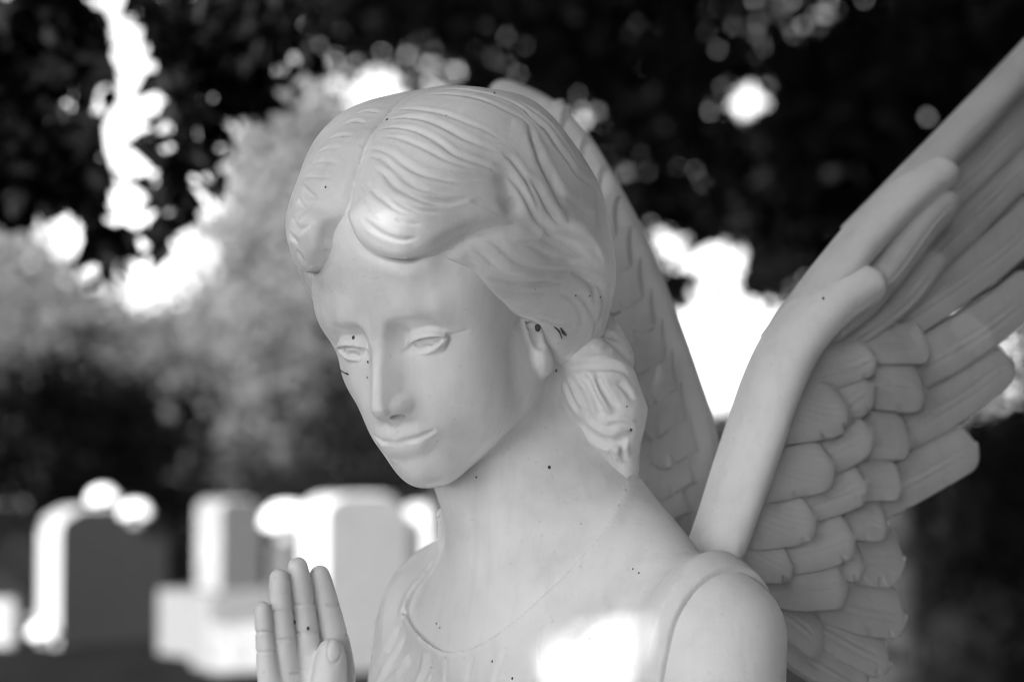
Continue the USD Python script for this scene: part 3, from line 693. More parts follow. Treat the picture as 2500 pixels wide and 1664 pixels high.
# ---------------------------------------------------------------- wings (s: outwards, h: up, n: towards her front; millimetres)
# row: height of root and tip over the wing's ground, arch, tilt of the lower edge, thickness
ROWS = {"p": (-3, 4, 2.2, 3.4, 6), "m": (2, 9.5, 3.0, 3.4, 8), "n": (8, 16.5, 3.6, 3.6, 9), "s": (12, 21, 4.0, 3.4, 10), "u": (14, 17, 12, 1.0, 14), "b": (8, 14, 36, 0, 12), "b2": (3, 10, 30, 0, 12), "b3": (0, 2, 26, 0, 12)}
REACH = {"p": 0.25, "m": 0.75, "n": 0.7, "s": 0.5}       # how far a root runs on under the row above, in lengths

def feather(row, pts, w, rng, reach=1.0):
    """A carved feather as a closed mesh in wing space."""
    n0, n1, arch, tilt, thick = ROWS[row]
    bone = row[0] == "b"
    pts = np.asarray(pts, float)
    k = REACH.get(row, 0) * reach
    if k:
        a = pts[0] - pts[1]
        pts = np.vstack([pts[0] + a / np.linalg.norm(a) * k * np.linalg.norm(pts[-1] - pts[0]), pts])
    c = bez(pts, 48)
    L = np.r_[0, np.cumsum(np.linalg.norm(np.diff(c, axis=0), axis=1))]; total = L[-1]
    nu, nv = (64, 33) if not bone else (80, 33)
    # even steps, closer at the tip
    tip = min(0.75, (1.1 if not bone else 0.8) * w / total)
    k = nu // 2
    t = np.r_[np.linspace(0, 1 - tip, nu - k, endpoint=False), 1 - tip + tip * np.sin(np.linspace(0, 1, k) * np.pi / 2)]
    ci = np.stack([np.interp(t * total, L, c[:, k]) for k in (0, 1)], 1)
    tan = np.gradient(ci, axis=0); tan /= np.linalg.norm(tan, axis=1, keepdims=True)
    side = np.stack([tan[:, 1], -tan[:, 0]], 1)          # towards the lower edge
    x = np.clip((t - (1 - tip)) / tip, 0, 1)
    prof = np.sqrt(np.clip(1 - x ** {"m": 2.9, "n": 2.9, "s": 2.9}.get(row, 2.2), 0, 1)) * (0.86 + 0.14 * np.clip(t / 0.3, 0, 1))
    if row == "b3":
        prof = np.ones(nu)
    v = np.sin(np.linspace(-1, 1, nv) * np.pi / 2) * 0.35 + np.linspace(-1, 1, nv) * 0.65
    T, V = np.meshgrid(t, v, indexing="ij")
    half = w * prof * {"m": 1.1, "n": 1.1, "s": 1.1, "p": 1.09}.get(row, 1.0)
    wob = 1 + 0.035 * np.interp(t, np.linspace(0, 1, 6), rng.normal(size=6))
    P = ci[:, None] + side[:, None] * (V * (half * wob)[:, None])[..., None]
    if bone:
        n = n0 + (n1 - n0) * T + arch * (np.sqrt(np.clip(1 - V ** 2, 0, 1)) * np.sqrt(np.clip(1 - 0.75 * x ** 2.6, 0, 1))[:, None] - 0.35)
        if row != "b":
            for tc in (0.30, 0.47, 0.66, 0.84):
                n -= 1.8 * np.exp(-(((T - tc) * total - V * w * 1.5) / 1.6) ** 2) * np.clip(1 - ((V + 0.05) / 0.38) ** 2, 0, 1) ** 0.5
    else:
        n = n0 + (n1 - n0) * T + arch * (1 - np.abs(V) ** 2.4) * (0.55 + 0.45 * prof)[:, None] + tilt * V
        n -= 2.0 * (x ** 4)[:, None]
        # shaft: two fine channels with a rib between them, fading before the tip
        sh = 0.10 + 0.05 * np.sin(3 * T)
        wv = 1.5 / w
        on = np.clip((0.93 - T) / 0.12, 0, 1) * np.clip(T / 0.1, 0, 1)
        if row in "pmn" or row == "u":
            d = (V - sh)
            gap = 2.6 / w
            n += on * (-0.8 * np.exp(-((d - gap) / wv) ** 2) - 0.8 * np.exp(-((d + gap) / wv) ** 2) + 0.35 * np.exp(-(d / wv) ** 2))
        # broken barbs: short slits running in from the edges towards the root
        for k in range(int(rng.integers(2, 4))):
            sg = 1 if rng.random() < 0.7 else -1
            tc = rng.uniform(0.35, 0.92); ln = rng.uniform(0.28, 0.5)
            e = sg * V - (1 - ln)                       # 0 at the inner end, ln at the edge
            line = (T - tc) * total - e * w * rng.uniform(0.5, 0.9)
            m = np.clip(e / ln, 0, 1)
            n -= 2.6 * m ** 0.7 * np.exp(-(line / (1.0 + 1.2 * m)) ** 2)
        n += 0.12 * np.sin((V * w - 0.35 * T * total) * 2 * np.pi / 5.0 + rng.uniform(0, 6)) * (1 - np.abs(V))
    top = np.dstack([P, n])
    bot = np.dstack([P, np.minimum(n - 2.0, np.full_like(n, n0 + 0 * T) - thick + (n1 - n0) * T * 0.8)])
    A = np.arange(nu * nv).reshape(nu, nv); B = A + nu * nv
    q = [np.stack([A[:-1, :-1], A[:-1, 1:], A[1:, 1:], A[1:, :-1]], -1).reshape(-1, 4), np.stack([B[:-1, :-1], B[1:, :-1], B[1:, 1:], B[:-1, 1:]], -1).reshape(-1, 4)]
    ring = np.concatenate([A[:, 0], A[-1, 1:], A[::-1, -1][1:], A[0, ::-1][1:-1]])
    nx = np.roll(ring, -1)
    q.append(np.stack([ring, nx, nx + nu * nv, ring + nu * nv], 1))
    q = np.vstack(q)
    V3 = np.vstack([top.reshape(-1, 3), bot.reshape(-1, 3)])
    F3 = np.vstack([q[:, [0, 1, 2]], q[:, [0, 2, 3]]])
    m = trimesh.Trimesh(V3, F3, process=False)
    if m.volume < 0:
        F3 = F3[:, ::-1]
    return V3, F3

def wing_parts(layout, seed):
    rng = np.random.default_rng(seed)
    out = []
    for row, pts, w in layout:
        v, f = feather(row, pts, w, rng, 1.0 if layout is WING else 0.12)
        s, h = v[:, 0], v[:, 1]
        v[:, 2] += -0.00025 * np.clip(s - 90, 0, None) ** 2 * 0.6      # the wing bows back outwards
        out.append((row, v, f))
    if layout is not WING:
        e = np.array(layout[-1][1])
        ring = shapely.Polygon([tuple(x) for x in e] + [(x + 150, h - 60) for x, h in e[::-1]]).buffer(0).buffer(3)
        ring = max(getattr(ring, "geoms", [ring]), key=lambda g: g.area)
        m = trimesh.creation.extrude_polygon(ring, 10.0, engine="earcut"); m.apply_translation((0, 0, -16))
        out.append(("blade", np.array(m.vertices), np.array(m.faces)))
        return out
    # the blade that carries the feathers
    ring = shapely.Polygon(WING_BLADE).buffer(3)
    m = trimesh.creation.extrude_polygon(ring, 10.0, engine="earcut")
    m.apply_translation((0, 0, -16))
    m = m.subdivide_to_size(25)
    v = np.array(m.vertices); v[:, 2] += -0.00015 * np.clip(v[:, 0] - 90, 0, None) ** 2
    out.append(("blade", v, np.array(m.faces)))
    return out
WING_A = np.array(WING_AXES)
def place_wing(v, origin, axes):
    return np.asarray(origin) + v @ np.asarray(axes)
FAR_O = np.array([166.0, 1602.0, 1412.0])
_d = np.array([-0.60, 0.80, 0.0]); _u = np.array([0, 0.04, 0.999])
FAR_AXES = np.stack([_d, _u, -np.abs(np.cross(_d, _u)) * np.array([1, 1, 0.0])])
SUN_FLECKS = [(-0.101, 1.326, 1.64, 0.006), (-0.091, 1.319, 1.634, 0.008), (-0.08, 1.319, 1.63, 0.008), (-0.07, 1.321, 1.629, 0.006), (-0.06, 1.324, 1.63, 0.003), (0.036, 1.392, 1.625, 0.004), (0.045, 1.405, 1.621, 0.007), (0.056, 1.42, 1.613, 0.007), (0.044, 1.412, 1.598, 0.007), (0.006, 1.375, 1.593, 0.006), (0.032, 1.381, 1.347, 0.008), (0.031, 1.378, 1.333, 0.009), (0.051, 1.372, 1.342, 0.012), (0.07, 1.37, 1.348, 0.012), (0.085, 1.354, 1.357, 0.009), (0.064, 1.367, 1.329, 0.014), (0.048, 1.369, 1.324, 0.011), (0.093, 1.336, 1.369, 0.006), (0.041, 1.379, 1.351, 0.008), (0.081, 1.358, 1.341, 0.009), (0.068, 1.725, 1.727, 0.007), (0.078, 1.712, 1.707, 0.008), (0.133, 1.617, 1.522, 0.006), (0.106, 1.329, 1.328, 0.004), (0.211, 1.512, 1.434, 0.003)]
# ---------------------------------------------------------------- prims, names, materials
_used = {}
def numbered(path):
    k = _used.get(path, 0); _used[path] = k + 1
    return path if k == 0 else "%s_%03d" % (path, k)

def tag(prim, label=None, cat=None, group=None, kind=None):
    for k, v in (("label", label), ("category", cat), ("group", group), ("kind", kind)):
        if v:
            prim.SetCustomDataByKey(k, v)
    return prim

def thing(name, label, cat, loc=(0, 0, 0), rz=0.0, group=None):
    x = UsdGeom.Xform.Define(stage, numbered("/World/" + name))
    x.AddTranslateOp().Set(Gf.Vec3d(*map(float, loc)))
    if rz:
        x.AddRotateZOp().Set(float(rz))
    return tag(x.GetPrim(), label, cat, group)

def obj(name, mesh, mat, parent=None, smooth=False):
    base = str(parent.GetPath()) if parent is not None else "/World"
    return usdkit.mesh(stage, numbered(base + "/" + name), mesh, mat, smooth=smooth).GetPrim()

def grey(name, lo, hi, scale=8.0, rough=0.6, spec=0.4, bump=0.0, bscale=60.0, extra=None):
    nodes = {"g": ("geometry", {}), "n": ("noise_texture", {"scale": scale, "detail": 5.0, "roughness": 0.6}),
             "r": ("rgb_ramp", {"ramp": [(0.3, (lo,) * 3), (0.7, (hi,) * 3)]}), "p": ("principled_bsdf", {"roughness": rough, "specular_ior_level": spec})}
    links = [("g.position", "n.vector"), ("n.fac", "r.fac"), ("r.color", "p.base_color")]
    if bump:
        nodes["m"] = ("noise_texture", {"scale": bscale, "detail": 6.0, "roughness": 0.65}); nodes["b"] = ("bump", {"strength": 1.0, "distance": bump})
        links += [("g.position", "m.vector"), ("m.fac", "b.height"), ("b.normal", "p.normal")]
    return usdkit.material(stage, "/World/Looks/" + name, nodes, links, surface="p.BSDF")

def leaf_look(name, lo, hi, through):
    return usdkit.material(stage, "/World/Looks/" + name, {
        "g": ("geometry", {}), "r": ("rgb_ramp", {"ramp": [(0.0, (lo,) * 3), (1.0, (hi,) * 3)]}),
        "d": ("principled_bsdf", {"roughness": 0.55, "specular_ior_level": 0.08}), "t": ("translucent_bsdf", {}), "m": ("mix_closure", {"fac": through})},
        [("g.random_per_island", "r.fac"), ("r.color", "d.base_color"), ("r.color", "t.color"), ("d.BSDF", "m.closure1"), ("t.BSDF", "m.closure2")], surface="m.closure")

# painted cast stone of the statue: pale, faintly mottled, with fine rain marks and pinholes
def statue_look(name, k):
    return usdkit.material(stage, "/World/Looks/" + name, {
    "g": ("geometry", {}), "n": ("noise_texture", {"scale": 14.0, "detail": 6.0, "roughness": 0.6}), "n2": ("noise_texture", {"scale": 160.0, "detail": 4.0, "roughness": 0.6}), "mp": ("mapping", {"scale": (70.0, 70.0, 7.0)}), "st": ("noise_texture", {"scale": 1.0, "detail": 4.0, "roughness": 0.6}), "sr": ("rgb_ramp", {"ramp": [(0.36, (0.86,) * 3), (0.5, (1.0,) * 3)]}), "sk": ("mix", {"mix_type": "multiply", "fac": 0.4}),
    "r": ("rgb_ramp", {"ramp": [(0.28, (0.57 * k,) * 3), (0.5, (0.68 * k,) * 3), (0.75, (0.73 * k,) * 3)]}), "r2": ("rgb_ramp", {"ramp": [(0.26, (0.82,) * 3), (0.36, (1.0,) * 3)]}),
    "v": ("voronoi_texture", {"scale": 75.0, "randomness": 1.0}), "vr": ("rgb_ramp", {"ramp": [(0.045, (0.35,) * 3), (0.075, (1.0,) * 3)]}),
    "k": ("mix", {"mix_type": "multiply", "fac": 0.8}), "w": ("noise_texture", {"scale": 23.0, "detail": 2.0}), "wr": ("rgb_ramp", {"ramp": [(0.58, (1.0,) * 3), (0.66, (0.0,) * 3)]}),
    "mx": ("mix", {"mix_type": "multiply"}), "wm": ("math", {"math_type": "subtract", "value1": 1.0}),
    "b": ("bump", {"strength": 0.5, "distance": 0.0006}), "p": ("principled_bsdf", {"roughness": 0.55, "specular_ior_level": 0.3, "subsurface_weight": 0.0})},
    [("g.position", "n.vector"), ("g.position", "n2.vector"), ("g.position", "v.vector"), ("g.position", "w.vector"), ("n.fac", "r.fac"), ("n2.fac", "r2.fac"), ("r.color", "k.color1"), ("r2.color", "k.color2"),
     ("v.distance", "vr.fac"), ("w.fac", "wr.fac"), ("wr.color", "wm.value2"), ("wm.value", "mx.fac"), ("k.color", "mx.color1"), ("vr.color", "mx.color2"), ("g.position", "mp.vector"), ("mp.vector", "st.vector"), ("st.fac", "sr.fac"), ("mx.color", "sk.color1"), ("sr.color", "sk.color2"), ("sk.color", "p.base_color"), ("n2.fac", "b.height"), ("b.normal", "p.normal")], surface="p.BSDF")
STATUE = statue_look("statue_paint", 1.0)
SHADED = statue_look("shaded_paint", 0.82)  # upper wing bone dimmed: falling light painted as a darker tone
FEATHER = statue_look("shaded_feathers", 0.60)        # feathers darker than the body: the wing's shade put into the colour
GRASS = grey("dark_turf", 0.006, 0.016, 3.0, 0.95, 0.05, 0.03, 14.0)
PALE = grey("pale_marble", 0.42, 0.56, 5.0, 0.5, 0.4, 0.002, 40.0)
GRANITE = grey("grey_granite", 0.30, 0.42, 60.0, 0.6, 0.3)
SHADEFACE = grey("shaded_dark_granite", 0.012, 0.022, 60.0, 0.3, 0.3)  # dark granite front, with the front side's shade painted into its tone
GREYFACE = grey("grey_stone_face", 0.05, 0.08, 30.0, 0.6, 0.3)  # grey front stone, made darker for the shade on the front
PALEFACE = grey("pale_grey_stone_face", 0.13, 0.18, 20.0, 0.6, 0.3)  # pale front stone toned down for the front's shade; also the plinth
MIDSTONE = grey("weathered_stone", 0.17, 0.27, 9.0, 0.8, 0.3, 0.004, 40.0)
BARK = grey("bark", 0.015, 0.04, 14.0, 0.9, 0.2, 0.02, 30.0)
PETAL = grey("white_petals", 0.72, 0.80, 30.0, 0.6, 0.2)
SPECK = grey("dark_debris", 0.06, 0.10, 200.0, 0.8, 0.2)
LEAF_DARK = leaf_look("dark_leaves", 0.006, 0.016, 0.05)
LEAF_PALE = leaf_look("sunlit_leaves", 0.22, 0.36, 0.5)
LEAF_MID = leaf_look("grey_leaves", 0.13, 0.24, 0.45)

# ---------------------------------------------------------------- foliage
def leaf_mesh(c, size, rng, droop=0.0):
    """One small folded leaf at each centre."""
    n = len(c)
    a = rng.normal(size=(n, 3)); a[:, 2] -= droop; a /= np.linalg.norm(a, axis=1, keepdims=True)
    b = np.cross(a, rng.normal(size=(n, 3))); b /= np.linalg.norm(b, axis=1, keepdims=True)
    k = np.cross(a, b)
    s = size * rng.uniform(0.65, 1.25, size=(n, 1))
    p = [c, c + a * s * 0.35 + b * s * 0.27 + k * s * 0.06, c + a * s, c + a * s * 0.35 - b * s * 0.27 + k * s * 0.06]
    v = np.stack(p, 1).reshape(-1, 3); i = np.arange(n)[:, None] * 4
    return v, np.vstack([i + [0, 1, 2], i + [0, 2, 3]])

def clumps(centre, radii, n, per, spread, rng, shell=0.55, flat=-1.0):
    d = rng.normal(size=(n, 3)); d /= np.linalg.norm(d, axis=1, keepdims=True)
    d[:, 2] = np.maximum(d[:, 2], flat)
    r = shell + (1 - shell) * rng.random((n, 1)) ** 0.6
    cc = np.asarray(centre) + d * r * np.asarray(radii)
    return (cc[:, None] + rng.normal(size=(n, per, 3)) * spread * rng.uniform(0.6, 1.3, size=(n, 1, 1))).reshape(-1, 3)

def tube(pts, r, sides=7):
    p = bez(pts, 4 * len(pts)); rr = np.interp(np.linspace(0, 1, len(p)), np.linspace(0, 1, len(r)), r)
    t = np.gradient(p, axis=0); t /= np.linalg.norm(t, axis=1, keepdims=True)
    a = np.cross(t, np.where(np.abs(t[:, 2:]) < 0.9, [0, 0, 1.0], [1.0, 0, 0])); a /= np.linalg.norm(a, axis=1, keepdims=True)
    b = np.cross(t, a); g = np.arange(sides) * 2 * np.pi / sides
    v = p[:, None] + rr[:, None, None] * (np.cos(g)[None, :, None] * a[:, None] + np.sin(g)[None, :, None] * b[:, None])
    i, j = np.meshgrid(np.arange(len(p) - 1), np.arange(sides), indexing="ij")
    q = np.stack([i * sides + j, i * sides + (j + 1) % sides, (i + 1) * sides + (j + 1) % sides, (i + 1) * sides + j], -1).reshape(-1, 4)
    v = v.reshape(-1, 3); caps = []
    for k in range(1, sides - 1):
        caps += [[0, k + 1, k], [len(v) - sides, len(v) - sides + k, len(v) - sides + k + 1]]
    return v, np.vstack([q[:, [0, 1, 2]], q[:, [0, 2, 3]], np.array(caps)])

def join(meshes):
    V, F, n = [], [], 0
    for v, f in meshes:
        V.append(v); F.append(np.asarray(f) + n); n += len(v)
    return np.vstack(V), np.vstack(F)

def tree(name, label, cat, trunk, r, crowns, look, leaf, seed, group=None, limbs=4, gaps=()):
    """trunk: foot and top; crowns: (centre, radii, clumps, leaves per clump, spread)."""
    rng = np.random.default_rng(seed)
    foot = np.array(trunk[0], float); top = np.array(trunk[1], float)
    t = thing(name, label, cat, foot, 0, group)
    mid = (foot + top) / 2 + rng.normal(size=3) * [0.08, 0.08, 0]
    parts = [tube(np.array([foot - [0, 0, 0.2], mid, top]) - foot, [r * 1.25, r, r * 0.6], 9)]
    for k in range(limbs):
        c, rad = crowns[k % len(crowns)][:2]
        e = np.asarray(c) + rng.normal(size=3) * np.asarray(rad) * 0.35
        s = foot + (top - foot) * rng.uniform(0.6, 0.95)
        parts.append(tube(np.array([s, (s + e) / 2 + [0, 0, 0.1], e]) - foot, [r * 0.5, r * 0.3, r * 0.1], 6))
    obj("trunk", join(parts), BARK, t, smooth=40)
    c = np.vstack([clumps(np.asarray(cc) - foot, rad, n, per, sp, rng) for cc, rad, n, per, sp in crowns])
    for gx, gy, gz, gr in gaps:                       # openings right through the foliage
        q = c + foot - np.array([gx, gy, gz]); ax = np.array([gx, gy, gz - 1.5]); ax /= np.linalg.norm(ax)
        q = q - (q @ ax)[:, None] * ax
        c = c[np.linalg.norm(q * [1, 1, 1.15], axis=1) > gr * (0.8 + 0.5 * rng.random(len(c)))]
    obj("crown", leaf_mesh(c, leaf, rng), look, t)
    return t
# ---------------------------------------------------------------- ground
_g = np.linspace(-1, 1, 81); _g = np.sign(_g) * np.abs(_g) ** 2.2 * 300
_gx, _gy = np.meshgrid(_g, _g + 10, indexing="ij")
_gz = 0.05 * (meshkit.fbm(np.stack([_gx / 3, _gy / 3, 0 * _gx], -1), 3) - 0.5) * (np.hypot(_gx, _gy) > 3)
_i = np.arange(81 * 81).reshape(81, 81)
_q = np.stack([_i[:-1, :-1], _i[1:, :-1], _i[1:, 1:], _i[:-1, 1:]], -1).reshape(-1, 4)
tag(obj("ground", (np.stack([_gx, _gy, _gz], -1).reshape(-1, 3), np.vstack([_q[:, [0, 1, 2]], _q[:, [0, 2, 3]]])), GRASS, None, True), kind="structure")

# ---------------------------------------------------------------- gravestones 
def slab_mesh(w, th, h, shape="round", bev=0.02):
    if shape == "round":
        p = shapely.Polygon([(-w / 2, 0), (w / 2, 0), (w / 2, h - 0.18 * w), (w * 0.30, h), (-w * 0.30, h), (-w / 2, h - 0.10 * w)]).buffer(-0.05).buffer(0.05, quad_segs=6)
        p = shapely.union_all([p, shapely.box(-w / 2, 0, w / 2, 0.1)])
    else:
        p = shapely.box(-w / 2, 0, w / 2, h)
    p = p.simplify(0.004)
    inner = p.buffer(-bev)
    rings = []
    n = 64
    def ring(poly, y):
        L = poly.exterior; pts = [L.interpolate(i / n, normalized=True) for i in range(n)]
        return np.array([(a.x, y, a.y) for a in pts])
    # start every ring at the same corner
    def start(r):
        k = int(np.argmin(r[:, 0] + r[:, 2])); return np.roll(r, -k, axis=0)
    a, b = start(ring(p, 0)), start(ring(inner, 0))
    rings = [b + [0, -th / 2, 0], a + [0, -th / 2 + bev, 0], a + [0, th / 2 - bev, 0], b + [0, th / 2, 0]]
    V = np.vstack(rings + [b.mean(0) + [[0, -th / 2, 0]], b.mean(0) + [[0, th / 2, 0]]]); F = []
    for k in range(3):
        for i in range(n):
            j = (i + 1) % n
            F += [[k * n + i, k * n + j, (k + 1) * n + j], [k * n + i, (k + 1) * n + j, (k + 1) * n + i]]
    for i in range(n):
        j = (i + 1) % n
        F += [[4 * n, j, i], [4 * n + 1, 3 * n + i, 3 * n + j]]
    m = trimesh.Trimesh(V, F, process=False)
    if m.volume < 0:
        m.invert()
    return np.array(m.vertices), np.array(m.faces)

def box(sx, sy, sz, c=(0, 0, 0), bev=0.015):
    k = trimesh.creation.box((1, 1, 1)).vertices
    pts = np.vstack([np.sign(k) * (np.array([sx, sy, sz]) / 2 - np.eye(3)[a] * 0 - bev * (1 - np.eye(3)[a])) for a in range(3)])
    m = trimesh.convex.convex_hull(pts); m.apply_translation(c)
    return np.array(m.vertices), np.array(m.faces)

def headstone(label, loc, rz, w, th, h, look, base=None, shape="round", bl=None, face=None):
    t = thing("gravestone", label, "gravestone", loc, rz)
    z = 0.0
    if base:
        obj("base", box(base[0], base[1], base[2], (0, 0, base[2] / 2 - 0.04)), bl or look, t, smooth=30)
        z = base[2] - 0.042
    v, f = slab_mesh(w, th, h, shape)
    obj("slab", (v + [0, 0, z - (0.04 if not base else 0)], f), look, t, smooth=30)
    if face:  # front panel carries painted shade, darker than the slab's sides
        v, f = slab_mesh(w - 0.012, 0.02, h - 0.012, shape, 0.004)
        obj("shaded_face", (v + [0, -th / 2 - 0.006, z - (0.04 if not base else 0) + 0.003], f), face, t, smooth=30)
    return t

headstone("dark granite gravestone with rounded shoulders at lower left, two white bouquets on top", (-2.80, 13.7, 0), 43, 0.86, 0.27, 0.96, GRANITE, face=SHADEFACE)
headstone("narrow grey gravestone with bright left side on a stepped plinth", (-1.84, 12.95, 0), 45, 0.34, 0.27, 0.58, MIDSTONE, (0.72, 0.55, 0.46), bl=PALEFACE, face=GREYFACE)
headstone("tall pale marble gravestone behind the raised hand", (-0.96, 12.1, 0), 41, 0.62, 0.27, 1.10, PALE, face=PALEFACE)
headstone("pale gravestone seen between the chin and the far shoulder", (-0.40, 12.7, 0), 41, 0.50, 0.42, 1.02, PALE)
headstone("slim grey gravestone under the white ball bouquet", (-1.40, 12.5, 0), 47, 0.20, 0.16, 0.80, GREYFACE)
headstone("low dark gravestone cut by the left edge of the picture", (-3.72, 14.1, 0), 37, 0.66, 0.2, 0.80, GRANITE, (0.9, 0.4, 0.16), bl=MIDSTONE, face=SHADEFACE)
t = thing("grave_marker", "low pale block standing in front of the stepped plinth", "grave marker", (-1.60, 12.2, 0), 30)
obj("block", box(0.42, 0.30, 0.30, (0, 0, 0.13)), MIDSTONE, t, smooth=30); obj("foot", box(0.60, 0.42, 0.10, (0, 0, 0.03)), MIDSTONE, t, smooth=30)
t = thing("grave_kerb", "long low stone kerb running to the left edge of the picture", "kerb", (-3.78, 13.4, 0), 5)
obj("kerb_stone", box(0.9, 0.16, 0.34, (0, 0, 0.14)), MIDSTONE, t, smooth=30)
t = thing("grave_marker", "flat grey marker lit in the shade at lower right", "grave marker", (2.35, 12.5, 0), 12)
obj("block", box(0.34, 0.25, 0.16, (0, 0, 0.06)), MIDSTONE, t, smooth=30)

def bouquet(label, loc, r, seed):
    rng = np.random.default_rng(seed)
    t = thing("bouquet", label, "bouquet", loc)
    n = 60; d = rng.normal(size=(n, 3)); d /= np.linalg.norm(d, axis=1, keepdims=True); d[:, 2] = np.abs(d[:, 2]) - 0.25
    blooms = []
    for k in range(n):
        m = trimesh.creation.icosphere(1, r * 0.34); v = np.array(m.vertices) * (1, 1, 0.7) + d[k] * r * 0.75 + [0, 0, r * 0.55]
        blooms.append((v, np.array(m.faces)))
    obj("flower_head", join(blooms), PETAL, t, smooth=True)
    m = trimesh.creation.cylinder(radius=r * 0.42, height=r * 0.8, sections=14); m.apply_translation((0, 0, r * 0.1))
    obj("vase", m, MIDSTONE, t, smooth=40)
bouquet("tall white bouquet on the dark granite gravestone, left one", (-2.79, 13.62, 0.92), 0.10, 1)
bouquet("round white bouquet on the right shoulder of the dark granite gravestone", (-2.55, 13.52, 0.83), 0.10, 2)
bouquet("white ball bouquet on the slim gravestone beside the tall pale one", (-1.41, 12.48, 0.80), 0.15, 3)
bouquet("white bouquet half cut by the left edge of the picture", (-3.76, 14.0, 0.86), 0.11, 4)
bouquet("small white bouquet on the grass at the foot of the dark granite gravestone", (-3.12, 13.3, 0.05), 0.09, 5)

# ---------------------------------------------------------------- trees and shrubs
# the tree whose boughs hang into the picture and shade the statue
SPRAYS = [[(-0.966, 3.5, 2.333), (-0.863, 3.5, 2.201), (-0.782, 3.5, 2.077), (-0.749, 3.5, 2.004), (-0.766, 3.5, 1.939)],
 [(-0.866, 3.4, 2.117), (-0.812, 3.4, 1.99), (-0.766, 3.4, 1.926), (-0.734, 3.4, 1.884), (-0.702, 3.4, 1.828), (-0.673, 3.4, 1.806)],
 [(-0.737, 3.4, 1.891), (-0.709, 3.4, 1.856), (-0.691, 3.4, 1.799), (-0.704, 3.4, 1.757)], [(-0.738, 3.4, 1.926), (-0.702, 3.4, 1.912), (-0.678, 3.4, 1.891)],
 [(-0.883, 3.7, 2.349), (-0.79, 3.7, 2.272), (-0.766, 3.7, 2.187), (-0.781, 3.7, 2.087)],
 [(-0.651, 3.3, 2.285), (-0.581, 3.3, 2.202), (-0.567, 3.3, 2.12), (-0.553, 3.3, 2.044), (-0.542, 3.3, 1.975), (-0.559, 3.3, 1.92), (-0.576, 3.3, 1.873), (-0.598, 3.3, 1.801)],
 [(-0.553, 3.3, 2.044), (-0.58, 3.3, 2.003), (-0.604, 3.3, 1.962)], [(-0.553, 3.3, 1.975), (-0.518, 3.3, 1.934), (-0.494, 3.3, 1.9)], [(-0.559, 3.3, 1.927), (-0.566, 3.3, 1.873), (-0.552, 3.3, 1.832)],
 [(-0.559, 3.5, 2.318), (-0.529, 3.5, 2.201), (-0.5, 3.5, 2.113), (-0.521, 3.5, 2.04), (-0.543, 3.5, 2.004)], [(-0.544, 3.8, 2.372), (-0.512, 3.8, 2.245), (-0.496, 3.8, 2.174), (-0.511, 3.8, 2.103)],
 [(-0.993, 3.5, 2.172), (-0.919, 3.5, 2.055), (-0.868, 3.5, 2.004), (-0.853, 3.5, 1.924)], [(-0.992, 3.5, 2.062), (-0.926, 3.5, 1.953), (-0.874, 3.5, 1.895), (-0.86, 3.5, 1.852)]]
SPRAY_LEAVES = [60, 75, 30, 18, 26, 95, 18, 18, 18, 50, 34, 60, 60]
LEAF_MASSES = [(-0.852, 3.4, 2.181, 0.0346, 230), (-0.775, 3.4, 2.195, 0.0289, 170), (-0.736, 3.4, 2.117, 0.0173, 60), (-0.844, 3.4, 2.06, 0.0231, 100), (-0.864, 3.4, 1.954, 0.0269, 190), (-0.822, 3.4, 1.912, 0.0154, 50), (-0.763, 3.4, 1.997, 0.0192, 50), (-0.741, 3.4, 1.94, 0.0173, 40), (-0.559, 3.5, 2.215, 0.0317, 170), (-0.493, 3.5, 2.164, 0.0317, 190), (-0.428, 3.5, 2.201, 0.0356, 200), (-0.5, 3.5, 2.077, 0.0178, 60), (-0.565, 3.5, 2.135, 0.0178, 70), (-0.602, 3.5, 2.208, 0.0178, 70), (-0.528, 3.5, 2.044, 0.0087, 14)]       # x, y, z, spread, leaves
rng = np.random.default_rng(5)
near_foot = np.array([-2.7, 2.3, 0.0])
t = thing("broadleaf_tree", "near tree whose dark leafy twigs hang into the upper left of the picture", "tree", near_foot)
crown_hub = np.array([-1.9, 2.4, 3.2])
limbs = [tube(np.array([near_foot - [0, 0, 0.2], [-2.6, 2.3, 1.4], [-2.35, 2.35, 2.6], crown_hub]) - near_foot, [0.2, 0.17, 0.14, 0.08], 10)]
bough_c = np.array([0.15, 1.47, 1.52]) + TO_SUN * 3.6
for e in ([-1.0, 3.4, 2.75], [-0.6, 3.5, 2.75], [-1.3, 0.6, 2.75], list(bough_c + [0.1, 0.1, 0.2]), [-0.6, 4.6, 3.4]):
    e = np.array(e); limbs.append(tube(np.array([crown_hub - [0.3, 0.05, 0.35], (crown_hub + e) / 2 + [0, 0, 0.12], e]) - near_foot, [0.07, 0.04, 0.015], 6))
obj("trunk", join(limbs), BARK, t, smooth=40)
twigs, lc = [], []
for s, n in zip(SPRAYS, SPRAY_LEAVES):
    s = np.array(s); up = s[0] + (s[0] - s[1]) * 1.5 + [0, 0, 0.12]
    c = np.vstack([up, s]); twigs.append(tube(c - near_foot, [0.004, 0.0035, 0.0025], 5))
    cc = bez(s, 40); k = rng.integers(0, len(cc), n)
    lc.append(cc[k] + rng.normal(size=(n, 3)) * 0.013)
for x, y, z, sp, n in LEAF_MASSES:
    lc.append(np.array([x, y, z]) + rng.normal(size=(n, 3)) * sp * [1, 1.6, 1])
obj("twig", join(twigs), BARK, t)
obj("hanging_leaves", leaf_mesh(np.vstack(lc) - near_foot, 0.064, rng, droop=0.9), LEAF_DARK, t)
